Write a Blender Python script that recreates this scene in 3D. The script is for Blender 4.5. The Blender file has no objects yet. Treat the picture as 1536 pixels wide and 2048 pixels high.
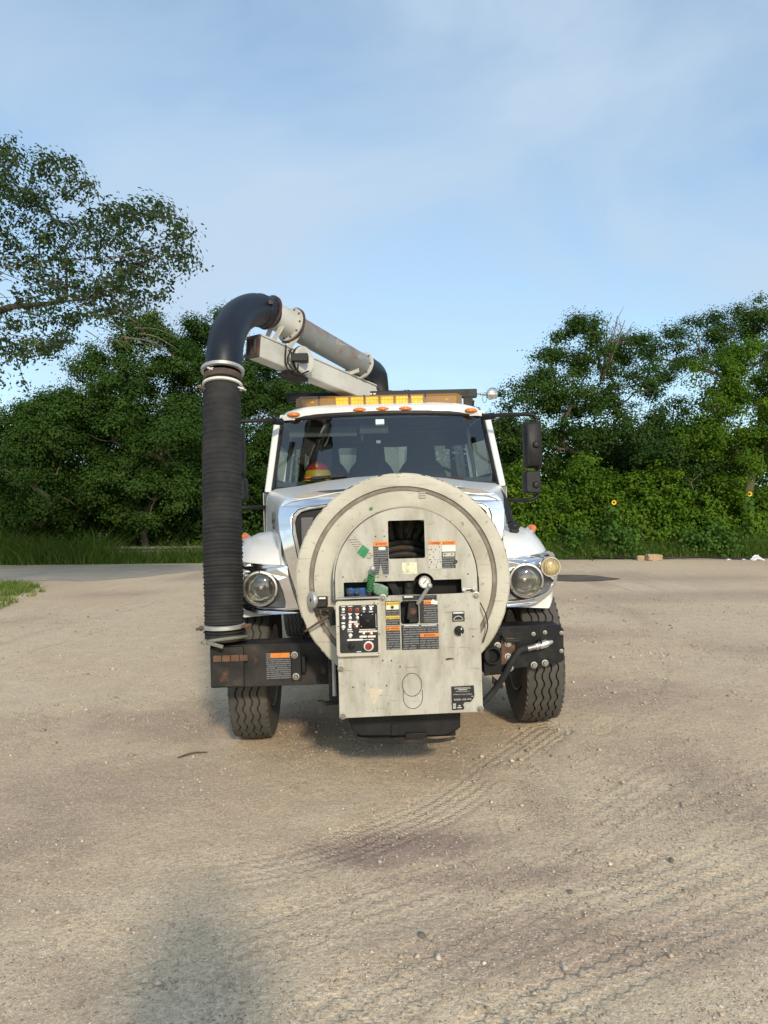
import bpy, bmesh, math, random
import numpy as np
from math import sin, cos, pi, radians, atan, sqrt
from mathutils import Vector, Matrix
from mathutils.geometry import tessellate_polygon

random.seed(5)
rng = np.random.default_rng(11)
scene = bpy.context.scene
COL = scene.collection

# ------------------------------------------------------------------ camera
FPX = 1490.0                      # focal length in photo pixels (26 mm phone lens)
CAM = Vector((0, 0, 1.57))
PITCH, ROLL = atan(6 / FPX), radians(0.6)
_f = Vector((0, cos(PITCH), sin(PITCH)))
_u0 = Vector((0, -sin(PITCH), cos(PITCH)))
_r0 = Vector((1, 0, 0))
_r = _r0 * cos(ROLL) - _u0 * sin(ROLL)
_u = _u0 * cos(ROLL) + _r0 * sin(ROLL)
cam = bpy.data.cameras.new('camera')
cam.sensor_fit = 'VERTICAL'
cam.sensor_height = 36.0
cam.sensor_width = 27.0
cam.lens = FPX / 2048 * 36.0
cam.clip_start = 0.02
cam.clip_end = 2000
camo = bpy.data.objects.new('camera', cam)
COL.objects.link(camo)
camo.matrix_world = Matrix(((_r.x, _u.x, -_f.x, CAM.x), (_r.y, _u.y, -_f.y, CAM.y), (_r.z, _u.z, -_f.z, CAM.z), (0, 0, 0, 1)))
scene.camera = camo

# ------------------------------------------------------------------ light
SUN_EL, SUN_AZ = radians(25.5), radians(166.5)      # azimuth from +Y towards +X
world = bpy.data.worlds.new('World')
scene.world = world
world.use_nodes = True
wn, wl = world.node_tree.nodes, world.node_tree.links
wn.clear()
w_out = wn.new('ShaderNodeOutputWorld')
w_mix = wn.new('ShaderNodeMixShader')
w_b1 = wn.new('ShaderNodeBackground'); w_b1.inputs['Strength'].default_value = 0.122
w_b2 = wn.new('ShaderNodeBackground'); w_b2.inputs['Color'].default_value = (0.56, 0.705, 0.87, 1); w_b2.inputs['Strength'].default_value = 0.56
w_sky = wn.new('ShaderNodeTexSky'); w_sky.sky_type = 'NISHITA'; w_sky.sun_disc = False
w_sky.sun_elevation = SUN_EL; w_sky.sun_rotation = SUN_AZ
w_sky.air_density = 1.0; w_sky.dust_density = 1.2; w_sky.ozone_density = 1.6
w_tc = wn.new('ShaderNodeTexCoord')
w_map = wn.new('ShaderNodeMapping'); w_map.inputs['Scale'].default_value = (1.0, 1.1, 1.9); w_map.inputs['Rotation'].default_value = (0.1, 0.42, 0.3)
w_n1 = wn.new('ShaderNodeTexNoise'); w_n1.inputs['Scale'].default_value = 2.1; w_n1.inputs['Detail'].default_value = 5.5; w_n1.inputs['Roughness'].default_value = 0.5; w_n1.inputs['Distortion'].default_value = 0.6
w_rp = wn.new('ShaderNodeValToRGB')
w_rp.color_ramp.elements[0].position = 0.38; w_rp.color_ramp.elements[0].color = (0.32, 0.32, 0.32, 1)
w_rp.color_ramp.elements[1].position = 0.64; w_rp.color_ramp.elements[1].color = (0.92, 0.92, 0.92, 1)
wl.new(w_tc.outputs['Generated'], w_map.inputs['Vector'])
wl.new(w_map.outputs['Vector'], w_n1.inputs['Vector'])
wl.new(w_n1.outputs['Fac'], w_rp.inputs['Fac'])
wl.new(w_rp.outputs['Color'], w_mix.inputs['Fac'])
w_tint = wn.new('ShaderNodeMix'); w_tint.data_type = 'RGBA'; w_tint.blend_type = 'MULTIPLY'; w_tint.inputs[0].default_value = 1.0; w_tint.inputs[7].default_value = (0.92, 1.01, 0.98, 1)
wl.new(w_sky.outputs['Color'], w_tint.inputs[6])
wl.new(w_tint.outputs[2], w_b1.inputs['Color'])
wl.new(w_b1.outputs[0], w_mix.inputs[1])
wl.new(w_b2.outputs[0], w_mix.inputs[2])
wl.new(w_mix.outputs[0], w_out.inputs['Surface'])

sun = bpy.data.lights.new('sun', 'SUN')
sun.energy = 1.7
sun.angle = radians(5.0)
sun.color = (1.0, 0.87, 0.68)
suno = bpy.data.objects.new('sun', sun)
COL.objects.link(suno)
SUN_TO = Vector((sin(SUN_AZ) * cos(SUN_EL), cos(SUN_AZ) * cos(SUN_EL), sin(SUN_EL)))
suno.rotation_euler = (-SUN_TO).to_track_quat('-Z', 'Y').to_euler()
suno.location = SUN_TO * 60

scene.view_settings.view_transform = 'Standard'
scene.view_settings.look = 'None'
scene.view_settings.exposure = 0.83
scene.view_settings.gamma = 1.0
scene.view_settings.use_curve_mapping = False

# ------------------------------------------------------------------ measuring helpers
def ray(px, py):
    return _f + _r * ((px - 768) / FPX) - _u * ((py - 1024) / FPX)
def W(px, py, D):                       # point at distance D in front of the camera
    d = ray(px, py); return CAM + d * (D / d.y)
def G(px, py, z=0.0):                   # point on the ground
    d = ray(px, py); return CAM + d * ((z - CAM.z) / d.z)

TRUCK_O = Vector((0.0612, 5.534, 0.0))
TRUCK_M = Matrix.Translation(TRUCK_O) @ Matrix.Rotation(radians(1.6), 4, 'Z') @ Matrix.Rotation(radians(-1.0), 4, 'Y')
TRUCK_I = TRUCK_M.inverted()
_ci = TRUCK_I @ CAM
def L(px, py, ly):                      # truck-frame (x, z) on the plane y = ly
    d = TRUCK_I.to_3x3() @ ray(px, py)
    q = _ci + d * ((ly - _ci.y) / d.y)
    return (q.x, q.z)
def L3(px, py, ly):
    x, z = L(px, py, ly); return Vector((x, ly, z))

# ------------------------------------------------------------------ tagging
def tag(o, label=None, cat=None, group=None, kind=None):
    if label: o['label'] = label
    if cat: o['category'] = cat
    if group: o['group'] = group
    if kind: o['kind'] = kind
    return o
def empty(name, loc=(0, 0, 0), parent=None):
    o = bpy.data.objects.new(name, None); COL.objects.link(o)
    o.empty_display_size = 0.2
    o.location = loc; o.parent = parent
    return o

# ------------------------------------------------------------------ materials
def _new(name):
    m = bpy.data.materials.new(name); m.use_nodes = True
    nt = m.node_tree
    return m, nt, nt.nodes['Principled BSDF']
def _noise(nt, scale, detail=4, rough=0.55, vec=None, dist=0.0):
    n = nt.nodes.new('ShaderNodeTexNoise')
    n.inputs['Scale'].default_value = scale; n.inputs['Detail'].default_value = detail
    n.inputs['Roughness'].default_value = rough; n.inputs['Distortion'].default_value = dist
    if vec is not None: nt.links.new(vec, n.inputs['Vector'])
    return n
def _ramp(nt, src, p0, p1, c0=(0, 0, 0, 1), c1=(1, 1, 1, 1)):
    r = nt.nodes.new('ShaderNodeValToRGB')
    r.color_ramp.elements[0].position = p0; r.color_ramp.elements[1].position = p1
    r.color_ramp.elements[0].color = c0; r.color_ramp.elements[1].color = c1
    nt.links.new(src, r.inputs['Fac']); return r
def _mixc(nt, fac, a, b, mode='MIX'):
    n = nt.nodes.new('ShaderNodeMix'); n.data_type = 'RGBA'; n.blend_type = mode
    for s, v in ((n.inputs[0], fac), (n.inputs[6], a), (n.inputs[7], b)):
        if isinstance(v, (int, float)): s.default_value = v
        elif isinstance(v, tuple): s.default_value = v if len(v) == 4 else (*v, 1)
        else: nt.links.new(v, s)
    return n.outputs[2]
def _math(nt, op, a, b=None, c=None):
    n = nt.nodes.new('ShaderNodeMath'); n.operation = op
    for i, v in enumerate((a, b, c)):
        if v is None: continue
        if isinstance(v, (int, float)): n.inputs[i].default_value = v
        else: nt.links.new(v, n.inputs[i])
    return n.outputs[0]
def _objco(nt, scale=None):
    t = nt.nodes.new('ShaderNodeTexCoord')
    if scale is None: return t.outputs['Object']
    m = nt.nodes.new('ShaderNodeMapping'); m.inputs['Scale'].default_value = scale
    nt.links.new(t.outputs['Object'], m.inputs['Vector']); return m.outputs['Vector']
def _bump(nt, b, h, strength, dist=0.01):
    n = nt.nodes.new('ShaderNodeBump'); n.inputs['Strength'].default_value = strength; n.inputs['Distance'].default_value = dist
    nt.links.new(h, n.inputs['Height']); nt.links.new(n.outputs[0], b.inputs['Normal'])

def pm(name, c1, c2=None, scale=6.0, p=(0.45, 0.7), rough=0.5, rough2=None, metal=0.0, bump=0.0, bscale=60, stretch=None, detail=6, c3=None, s3=30.0, p3=(0.6, 0.72), coat=0.0, spec=None, scr=None):
    """painted or worn surface: base colour, blotches of a second one, specks of a third"""
    m, nt, b = _new(name)
    b.inputs['Roughness'].default_value = rough; b.inputs['Metallic'].default_value = metal
    if coat: b.inputs['Coat Weight'].default_value = coat; b.inputs['Coat Roughness'].default_value = 0.12
    if spec is not None: b.inputs['Specular IOR Level'].default_value = spec
    co = _objco(nt, stretch)
    col = None
    if c2 is not None:
        r = _ramp(nt, _noise(nt, scale, detail, 0.6, co).outputs['Fac'], p[0], p[1])
        col = _mixc(nt, r.outputs['Color'], (*c1, 1), (*c2, 1))
        if rough2 is not None:
            mr = nt.nodes.new('ShaderNodeMapRange'); nt.links.new(r.outputs['Color'], mr.inputs['Value'])
            mr.inputs['To Min'].default_value = rough; mr.inputs['To Max'].default_value = rough2
            nt.links.new(mr.outputs[0], b.inputs['Roughness'])
    if c3 is not None:
        r3 = _ramp(nt, _noise(nt, s3, 5, 0.65, co).outputs['Fac'], p3[0], p3[1])
        col = _mixc(nt, r3.outputs['Color'], col if col is not None else (*c1, 1), (*c3, 1))
    if scr is not None:                       # fine scratches in two directions
        for rot in (0.5, -0.9):
            mp = nt.nodes.new('ShaderNodeMapping'); mp.inputs['Rotation'].default_value = (0, rot, 0); mp.inputs['Scale'].default_value = (3.5, 3.5, 75)
            nt.links.new(co, mp.inputs['Vector'])
            rs = _ramp(nt, _noise(nt, 1.0, 3, 0.55, mp.outputs['Vector']).outputs['Fac'], 0.665, 0.70)
            col = _mixc(nt, _math(nt, 'MULTIPLY', rs.outputs['Color'], 0.55), col, (*scr, 1))
    if col is None: b.inputs['Base Color'].default_value = (*c1, 1)
    else: nt.links.new(col, b.inputs['Base Color'])
    if bump: _bump(nt, b, _noise(nt, bscale, 5, 0.6, co).outputs['Fac'], bump, 0.004)
    return m

def leaf_mat(name, ca, cb, cc, trans=0.38):
    m, nt, b = _new(name)
    at = nt.nodes.new('ShaderNodeAttribute'); at.attribute_name = 'tint'
    r = nt.nodes.new('ShaderNodeValToRGB')
    e = r.color_ramp.elements; e[0].position = 0.0; e[0].color = (*ca, 1); e[1].position = 1.0; e[1].color = (*cc, 1)
    mid = e.new(0.55); mid.color = (*cb, 1)
    nt.links.new(at.outputs['Fac'], r.inputs['Fac'])
    nt.links.new(r.outputs['Color'], b.inputs['Base Color'])
    b.inputs['Roughness'].default_value = 0.65
    b.inputs['Specular IOR Level'].default_value = 0.12
    t = nt.nodes.new('ShaderNodeBsdfTranslucent')
    mc = _mixc(nt, 1.0, r.outputs['Color'], (1.15, 1.3, 0.55, 1), 'MULTIPLY')
    nt.links.new(mc, t.inputs['Color'])
    mx = nt.nodes.new('ShaderNodeMixShader'); mx.inputs[0].default_value = trans
    nt.links.new(b.outputs[0], mx.inputs[1]); nt.links.new(t.outputs[0], mx.inputs[2])
    nt.links.new(mx.outputs[0], nt.nodes['Material Output'].inputs['Surface'])
    return m

def glass_mat(name, tint, refl=1.0, rough=0.0, ior=1.5):
    m, nt, b = _new(name)
    nt.nodes.remove(b)
    tr = nt.nodes.new('ShaderNodeBsdfTransparent'); tr.inputs['Color'].default_value = (*tint, 1)
    gl = nt.nodes.new('ShaderNodeBsdfGlossy'); gl.inputs['Roughness'].default_value = rough
    gl.inputs['Color'].default_value = (refl, refl, refl, 1)
    fr = nt.nodes.new('ShaderNodeFresnel'); fr.inputs['IOR'].default_value = ior
    mx = nt.nodes.new('ShaderNodeMixShader')
    nt.links.new(_math(nt, 'MULTIPLY', fr.outputs[0], 2.6), mx.inputs[0])
    nt.links.new(tr.outputs[0], mx.inputs[1]); nt.links.new(gl.outputs[0], mx.inputs[2])
    nt.links.new(mx.outputs[0], nt.nodes['Material Output'].inputs['Surface'])
    return m

def print_mat(name, ground, ink, lines, fill=0.5, seed=0.0):
    """flat print: rows of small lettering too fine to read"""
    m, nt, b = _new(name)
    b.inputs['Roughness'].default_value = 0.5
    co = _objco(nt)
    sp = nt.nodes.new('ShaderNodeSeparateXYZ'); nt.links.new(co, sp.inputs[0])
    zz = _math(nt, 'MULTIPLY', sp.outputs['Z'], lines)
    row = _math(nt, 'FLOOR', zz)
    fr = _math(nt, 'FRACT', zz)
    cb = nt.nodes.new('ShaderNodeCombineXYZ')
    nt.links.new(_math(nt, 'MULTIPLY', sp.outputs['X'], 95), cb.inputs[0])
    nt.links.new(_math(nt, 'MULTIPLY_ADD', row, 7.3, seed), cb.inputs[1])
    n = _noise(nt, 1.0, 2, 0.6, cb.outputs[0])
    on = _math(nt, 'MULTIPLY', _math(nt, 'GREATER_THAN', fr, 0.45), _math(nt, 'GREATER_THAN', n.outputs['Fac'], 1 - fill))
    nt.links.new(_mixc(nt, on, (*ground, 1), (*ink, 1)), b.inputs['Base Color'])
    return m

M = {}
M['white'] = pm('white_paint', (0.75, 0.75, 0.73), (0.63, 0.62, 0.58), 2.5, (0.5, 0.8), rough=0.32, rough2=0.5, coat=0.4, c3=(0.45, 0.41, 0.34), s3=40, p3=(0.66, 0.82))
M['cream'] = pm('grimy_cream_paint', (0.53, 0.507, 0.425), (0.37, 0.345, 0.275), 4, (0.38, 0.70), rough=0.5, c3=(0.16, 0.12, 0.08), s3=22, p3=(0.61, 0.74), bump=0.15, scr=(0.22, 0.18, 0.13))
M['panel'] = pm('scuffed_white_panel_paint', (0.47, 0.455, 0.39), (0.29, 0.265, 0.21), 6, (0.40, 0.75), rough=0.48, stretch=(2.2, 2.2, 0.7), c3=(0.17, 0.135, 0.095), s3=34, p3=(0.60, 0.78), bump=0.12, scr=(0.20, 0.17, 0.13))
M['boomwhite'] = pm('weathered_boom_paint', (0.56, 0.555, 0.51), (0.42, 0.40, 0.34), 4, (0.45, 0.75), rough=0.5, c3=(0.25, 0.12, 0.06), s3=14, p3=(0.68, 0.78), bump=0.1)
M['pipe'] = pm('grey_pipe_paint_rusting', (0.20, 0.213, 0.21), (0.20, 0.085, 0.05), 2.6, (0.46, 0.60), rough=0.4, rough2=0.75, c3=(0.40, 0.40, 0.37), s3=9, p3=(0.58, 0.78), bump=0.1, stretch=(1, 0.6, 1))
M['black'] = pm('black_steel_paint', (0.010, 0.011, 0.013), (0.038, 0.035, 0.031), 9, (0.5, 0.8), rough=0.45, rough2=0.8, spec=0.3, c3=(0.12, 0.06, 0.035), s3=17, p3=(0.68, 0.8), bump=0.15)
M['dusty_black'] = pm('dusty_black_steel', (0.018, 0.0175, 0.017), (0.058, 0.051, 0.042), 5, (0.42, 0.75), rough=0.65, spec=0.25, c3=(0.16, 0.075, 0.04), s3=8, p3=(0.62, 0.78), bump=0.2)
M['dark'] = pm('oily_dark_metal', (0.010, 0.010, 0.010), (0.026, 0.024, 0.021), 8, rough=0.7, spec=0.25)
M['plastic'] = pm('black_plastic', (0.012, 0.012, 0.013), (0.028, 0.027, 0.026), 6, (0.5, 0.8), rough=0.5, spec=0.3, bump=0.1, bscale=200)
M['hose'] = pm('ribbed_black_rubber', (0.019, 0.0195, 0.0205), (0.042, 0.040, 0.037), 6, (0.42, 0.75), rough=0.75, spec=0.3, bump=0.25, bscale=80)
M['elbow'] = pm('smooth_dark_rubber', (0.007, 0.010, 0.018), (0.016, 0.019, 0.026), 5, (0.55, 0.8), rough=0.42, rough2=0.6, c3=(0.12, 0.12, 0.12), s3=12, p3=(0.78, 0.82), spec=0.4)
M['tyre'] = pm('dusty_tyre_rubber', (0.068, 0.064, 0.057), (0.105, 0.096, 0.082), 7, (0.4, 0.7), rough=0.85, bump=0.2, bscale=70)
M['groove'] = pm('tyre_groove_rubber', (0.03, 0.029, 0.028), (0.055, 0.05, 0.045), 9, rough=0.9)
M['chrome'] = pm('chrome', (0.82, 0.83, 0.85), (0.62, 0.62, 0.62), 12, (0.55, 0.85), rough=0.06, rough2=0.22, metal=1.0)
M['steel'] = pm('dull_steel', (0.5, 0.49, 0.47), (0.3, 0.27, 0.23), 14, rough=0.38, metal=0.9)
M['alu'] = pm('cast_aluminium', (0.50, 0.50, 0.49), (0.36, 0.35, 0.32), 10, rough=0.5, metal=0.55)
M['rust'] = pm('rusty_steel', (0.10, 0.055, 0.035), (0.20, 0.10, 0.055), 14, rough=0.85, bump=0.3)
M['rustflange'] = pm('dark_rusty_flange', (0.055, 0.035, 0.03), (0.13, 0.07, 0.045), 12, rough=0.7, bump=0.25)
M['amber'] = pm('amber_lens', (0.27, 0.125, 0.008), (0.20, 0.09, 0.008), 4, rough=0.2, coat=0.5)
M['amberled'] = pm('yellow_lamp_module', (0.90, 0.52, 0.02), (0.70, 0.36, 0.015), 40, rough=0.22, coat=0.4, bump=0.2, bscale=150)
M['orange'] = pm('orange_marker_lens', (0.80, 0.20, 0.015), (0.62, 0.14, 0.01), 30, rough=0.2, coat=0.5)
M['glass'] = glass_mat('windshield_glass', (0.52, 0.60, 0.58), 1.0)
M['sideglass'] = glass_mat('side_window_glass', (0.20, 0.23, 0.23), 1.0)
M['lens'] = glass_mat('lamp_glass', (0.93, 0.93, 0.90), 1.0)
M['reflector'] = pm('lamp_reflector', (0.72, 0.71, 0.66), (0.5, 0.48, 0.42), 30, rough=0.08, metal=0.9)
M['signal'] = pm('dull_signal_lens', (0.55, 0.45, 0.22), (0.38, 0.31, 0.16), 30, rough=0.28, coat=0.4)
M['seat'] = pm('dark_grey_seat_cloth', (0.045, 0.047, 0.05), (0.07, 0.07, 0.072), 20, rough=0.9)
M['trim'] = pm('grey_cab_trim', (0.13, 0.13, 0.13), (0.19, 0.19, 0.185), 6, rough=0.8)
M['visor'] = pm('pale_visor_cloth', (0.20, 0.20, 0.19), None, rough=0.9)
M['labelblack'] = pm('black_label', (0.014, 0.015, 0.018), (0.03, 0.03, 0.033), 20, rough=0.4)
M['print'] = print_mat('black_label_small_print', (0.014, 0.015, 0.018), (0.15, 0.155, 0.16), 78, 0.6)
M['printfine'] = print_mat('white_label_small_print', (0.50, 0.48, 0.42), (0.05, 0.05, 0.05), 70, 0.42, 3.3)
M['printgrey'] = print_mat('faded_grey_print', (0.46, 0.44, 0.37), (0.20, 0.19, 0.17), 75, 0.6, 9.1)
M['labelorange'] = pm('orange_label', (0.82, 0.24, 0.03), (0.62, 0.17, 0.03), 25, rough=0.45)
M['labelyellow'] = pm('yellow_label', (0.72, 0.52, 0.06), (0.55, 0.40, 0.07), 25, rough=0.45)
M['labelwhite'] = pm('white_label', (0.78, 0.77, 0.72), (0.55, 0.53, 0.46), 20, rough=0.5)
M['labelcream'] = pm('cream_sticker', (0.70, 0.68, 0.50), (0.40, 0.36, 0.24), 30, (0.5, 0.7), rough=0.6)
M['ink'] = pm('black_ink', (0.012, 0.012, 0.012), None, rough=0.5)
M['greentape'] = pm('green_tape', (0.012, 0.20, 0.075), (0.03, 0.26, 0.12), 30, rough=0.45)
M['twine'] = pm('green_twine', (0.03, 0.17, 0.06), (0.08, 0.25, 0.11), 60, rough=0.8)
M['rag'] = pm('pale_green_rag', (0.22, 0.34, 0.24), (0.12, 0.22, 0.14), 40, rough=0.9)
M['blue'] = pm('blue_valve_paint', (0.015, 0.10, 0.30), (0.02, 0.05, 0.12), 20, rough=0.4)
M['redknob'] = pm('dark_red_plastic', (0.28, 0.03, 0.025), (0.16, 0.02, 0.02), 40, rough=0.3)
M['gaugeface'] = pm('gauge_face', (0.75, 0.75, 0.72), None, rough=0.4)
M['hatyellow'] = pm('yellow_plastic', (0.85, 0.55, 0.02), None, rough=0.4)
M['hatred'] = pm('red_plastic', (0.60, 0.045, 0.03), None, rough=0.4)
M['sticker'] = pm('pale_blue_sticker', (0.55, 0.68, 0.75), None, rough=0.5)
M['tank'] = pm('white_tank_paint', (0.70, 0.70, 0.67), (0.55, 0.53, 0.47), 2, rough=0.45)
M['bark'] = pm('grey_brown_bark', (0.11, 0.085, 0.06), (0.19, 0.155, 0.115), 12, rough=0.95, bump=0.6, bscale=30, stretch=(1, 1, 0.3))
M['deadwood'] = pm('pale_dead_wood', (0.16, 0.13, 0.10), (0.24, 0.195, 0.15), 14, rough=0.95)
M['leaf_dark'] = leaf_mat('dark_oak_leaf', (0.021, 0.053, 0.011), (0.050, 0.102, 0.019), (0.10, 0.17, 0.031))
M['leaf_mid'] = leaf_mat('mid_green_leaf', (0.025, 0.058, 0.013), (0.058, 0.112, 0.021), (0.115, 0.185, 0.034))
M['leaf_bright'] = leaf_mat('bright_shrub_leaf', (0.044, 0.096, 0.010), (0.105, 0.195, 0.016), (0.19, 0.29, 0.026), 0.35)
M['leaf_oak'] = leaf_mat('olive_oak_leaf', (0.022, 0.042, 0.018), (0.048, 0.080, 0.032), (0.105, 0.145, 0.055), 0.3)
M['leaf_weed'] = leaf_mat('weed_leaf', (0.045, 0.11, 0.02), (0.09, 0.18, 0.03), (0.17, 0.27, 0.05), 0.35)
M['grass'] = leaf_mat('grass_blade', (0.05, 0.10, 0.02), (0.10, 0.18, 0.03), (0.26, 0.28, 0.09), 0.35)
M['petal'] = pm('yellow_petal', (0.85, 0.50, 0.01), None, rough=0.6)
M['seedhead'] = pm('brown_seed_head', (0.05, 0.025, 0.01), None, rough=0.9)
M['board'] = pm('weathered_pale_board', (0.27, 0.25, 0.215), (0.17, 0.155, 0.13), 6, rough=0.9, stretch=(0.4, 2, 4))
M['stone'] = pm('tan_stone', (0.42, 0.30, 0.18), (0.30, 0.22, 0.14), 9, rough=0.9, bump=0.4, bscale=25)
M['plasticwhite'] = pm('white_plastic_film', (0.75, 0.75, 0.73), (0.6, 0.6, 0.58), 10, rough=0.5)
M['skin'] = pm('skin', (0.45, 0.28, 0.2), None, rough=0.6)
M['cloth'] = pm('work_shirt_cloth', (0.06, 0.07, 0.1), (0.08, 0.085, 0.11), 30, rough=0.95)

# ------------------------------------------------------------------ mesh builder
class MB:
    def __init__(s): s.v = []; s.f = []
    def add(s, vs, fs):
        o = len(s.v); s.v += [tuple(v) for v in vs]; s.f += [tuple(i + o for i in f) for f in fs]; return s
    def box(s, x0, x1, y0, y1, z0, z1, m=None):
        vs = [Vector((x, y, z)) for z in (z0, z1) for y in (y0, y1) for x in (x0, x1)]
        if m is not None: vs = [m @ v for v in vs]
        return s.add(vs, [(0, 2, 3, 1), (4, 5, 7, 6), (0, 1, 5, 4), (2, 6, 7, 3), (0, 4, 6, 2), (1, 3, 7, 5)])
    def bar(s, a, b, w, h, up=(0, 0, 1)):
        """box beam from a to b"""
        a, b = Vector(a), Vector(b); d = (b - a); ln = d.length; d.normalize()
        x = d.cross(Vector(up)).normalized(); z = x.cross(d)
        m = Matrix(((x.x, d.x, z.x, a.x), (x.y, d.y, z.y, a.y), (x.z, d.z, z.z, a.z), (0, 0, 0, 1)))
        return s.box(-w / 2, w / 2, 0, ln, -h / 2, h / 2, m)
    def tube(s, pts, r, n=12, caps=True):
        pts = [Vector(p) for p in pts]; k = len(pts)
        rr = r if isinstance(r, (list, tuple, np.ndarray)) else [r] * k
        t0 = (pts[1] - pts[0]).normalized()
        a = Vector((0, 0, 1)) if abs(t0.z) < 0.9 else Vector((1, 0, 0))
        nx = t0.cross(a).normalized()
        vs = []; fs = []
        for i, p in enumerate(pts):
            t = ((pts[min(i + 1, k - 1)] - pts[max(i - 1, 0)])).normalized()
            nx = (nx - t * nx.dot(t)).normalized(); ny = t.cross(nx)
            for j in range(n):
                q = 2 * pi * j / n
                vs.append(p + (nx * cos(q) + ny * sin(q)) * float(rr[i]))
        for i in range(k - 1):
            for j in range(n):
                fs.append((i * n + j, i * n + (j + 1) % n, (i + 1) * n + (j + 1) % n, (i + 1) * n + j))
        if caps:
            fs.append(tuple(range(n - 1, -1, -1))); fs.append(tuple((k - 1) * n + j for j in range(n)))
        return s.add(vs, fs)
    def lathe(s, prof, c=(0, 0, 0), axis=(0, 1, 0), n=32, cap0=False, cap1=False):
        """profile of (radius, height along axis)"""
        c = Vector(c); ax = Vector(axis).normalized()
        a = Vector((0, 0, 1)) if abs(ax.z) < 0.9 else Vector((1, 0, 0))
        ux = ax.cross(a).normalized(); uy = ax.cross(ux)
        vs = []; fs = []; k = len(prof)
        for (r, h) in prof:
            for j in range(n):
                q = 2 * pi * j / n
                vs.append(c + ax * h + (ux * cos(q) + uy * sin(q)) * r)
        for i in range(k - 1):
            for j in range(n):
                fs.append((i * n + j, i * n + (j + 1) % n, (i + 1) * n + (j + 1) % n, (i + 1) * n + j))
        if cap0: fs.append(tuple(range(n)))
        if cap1: fs.append(tuple((k - 1) * n + j for j in range(n)))
        return s.add(vs, fs)
    def ball(s, c, r, nu=12, nv=8):
        rr = (r, r, r) if isinstance(r, (int, float)) else r
        vs = []; fs = []
        for i in range(nv + 1):
            t = pi * i / nv
            for j in range(nu):
                q = 2 * pi * j / nu
                vs.append((c[0] + rr[0] * sin(t) * cos(q), c[1] + rr[1] * sin(t) * sin(q), c[2] + rr[2] * cos(t)))
        for i in range(nv):
            for j in range(nu):
                fs.append((i * nu + j, (i + 1) * nu + j, (i + 1) * nu + (j + 1) % nu, i * nu + (j + 1) % nu))
        return s.add(vs, fs)
    def plate(s, loops, y0, y1, mp=None):
        """flat plate in the x-z plane with holes, between y0 (front) and y1"""
        mp = mp or (lambda x, y, z: (x, y, z))
        flat = [p for l in loops for p in l]
        tris = tessellate_polygon([[Vector((x, z, 0)) for x, z in l] for l in loops])
        n = len(flat)
        vs = [mp(x, y0, z) for x, z in flat] + [mp(x, y1, z) for x, z in flat]
        fs = []
        for t in tris:
            a, b, c = t
            (ax, az), (bx, bz), (cx, cz) = flat[a], flat[b], flat[c]
            if (bx - ax) * (cz - az) - (bz - az) * (cx - ax) < 0: a, b, c = c, b, a
            fs.append((a, b, c)); fs.append((c + n, b + n, a + n))
        o = 0
        for l in loops:
            k = len(l)
            for i in range(k):
                j = (i + 1) % k
                fs.append((o + i, o + i + n, o + j + n, o + j))
            o += k
        return s.add(vs, fs)
    def loft(s, secs, closed=False, cap=False):
        k = len(secs[0]); vs = [p for sec in secs for p in sec]; fs = []
        for i in range(len(secs) - 1):
            for j in range(k if closed else k - 1):
                fs.append((i * k + j, i * k + (j + 1) % k, (i + 1) * k + (j + 1) % k, (i + 1) * k + j))
        if cap:
            fs.append(tuple(range(k - 1, -1, -1))); fs.append(tuple((len(secs) - 1) * k + j for j in range(k)))
        return s.add(vs, fs)
    def build(s, name, mat, parent=None, smooth=True, ang=38, bevel=0.0, seg=2, recalc=True, loc=None):
        me = bpy.data.meshes.new(name)
        me.from_pydata(s.v, [], s.f)
        if recalc:
            bm = bmesh.new(); bm.from_mesh(me)
            bmesh.ops.remove_doubles(bm, verts=bm.verts, dist=1e-5)
            bmesh.ops.recalc_face_normals(bm, faces=bm.faces); bm.to_mesh(me); bm.free()
        if smooth:
            me.polygons.foreach_set('use_smooth', [True] * len(me.polygons))
            me.set_sharp_from_angle(angle=radians(ang))
        me.materials.append(M[mat] if isinstance(mat, str) else mat)
        o = bpy.data.objects.new(name, me); COL.objects.link(o)
        o.parent = parent
        if loc is not None: o.location = loc
        if bevel:
            b = o.modifiers.new('bevel', 'BEVEL'); b.width = bevel; b.segments = seg; b.limit_method = 'ANGLE'; b.angle_limit = radians(40)
            b.harden_normals = False
        return o

def spline(pts, n=8):
    """Catmull-Rom through points"""
    p = [Vector(q) for q in pts]; p = [p[0] * 2 - p[1]] + p + [p[-1] * 2 - p[-2]]
    out = []
    for i in range(1, len(p) - 2):
        for k in range(n):
            t = k / n
            out.append(0.5 * ((2 * p[i]) + (p[i + 1] - p[i - 1]) * t + (2 * p[i - 1] - 5 * p[i] + 4 * p[i + 1] - p[i + 2]) * t * t + (-p[i - 1] + 3 * p[i] - 3 * p[i + 1] + p[i + 2]) * t ** 3))
    out.append(p[-2]); return out

def rrect(x0, x1, z0, z1, r, n=5):
    out = []
    for cx, cz, a in ((x1 - r, z1 - r, 0), (x0 + r, z1 - r, 90), (x0 + r, z0 + r, 180), (x1 - r, z0 + r, 270)):
        for i in range(n + 1):
            q = radians(a + 90 * i / n); out.append((cx + r * cos(q), cz + r * sin(q)))
    return out
def circ(cx, cz, r, n=24):
    return [(cx + r * cos(2 * pi * i / n), cz + r * sin(2 * pi * i / n)) for i in range(n)]

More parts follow.
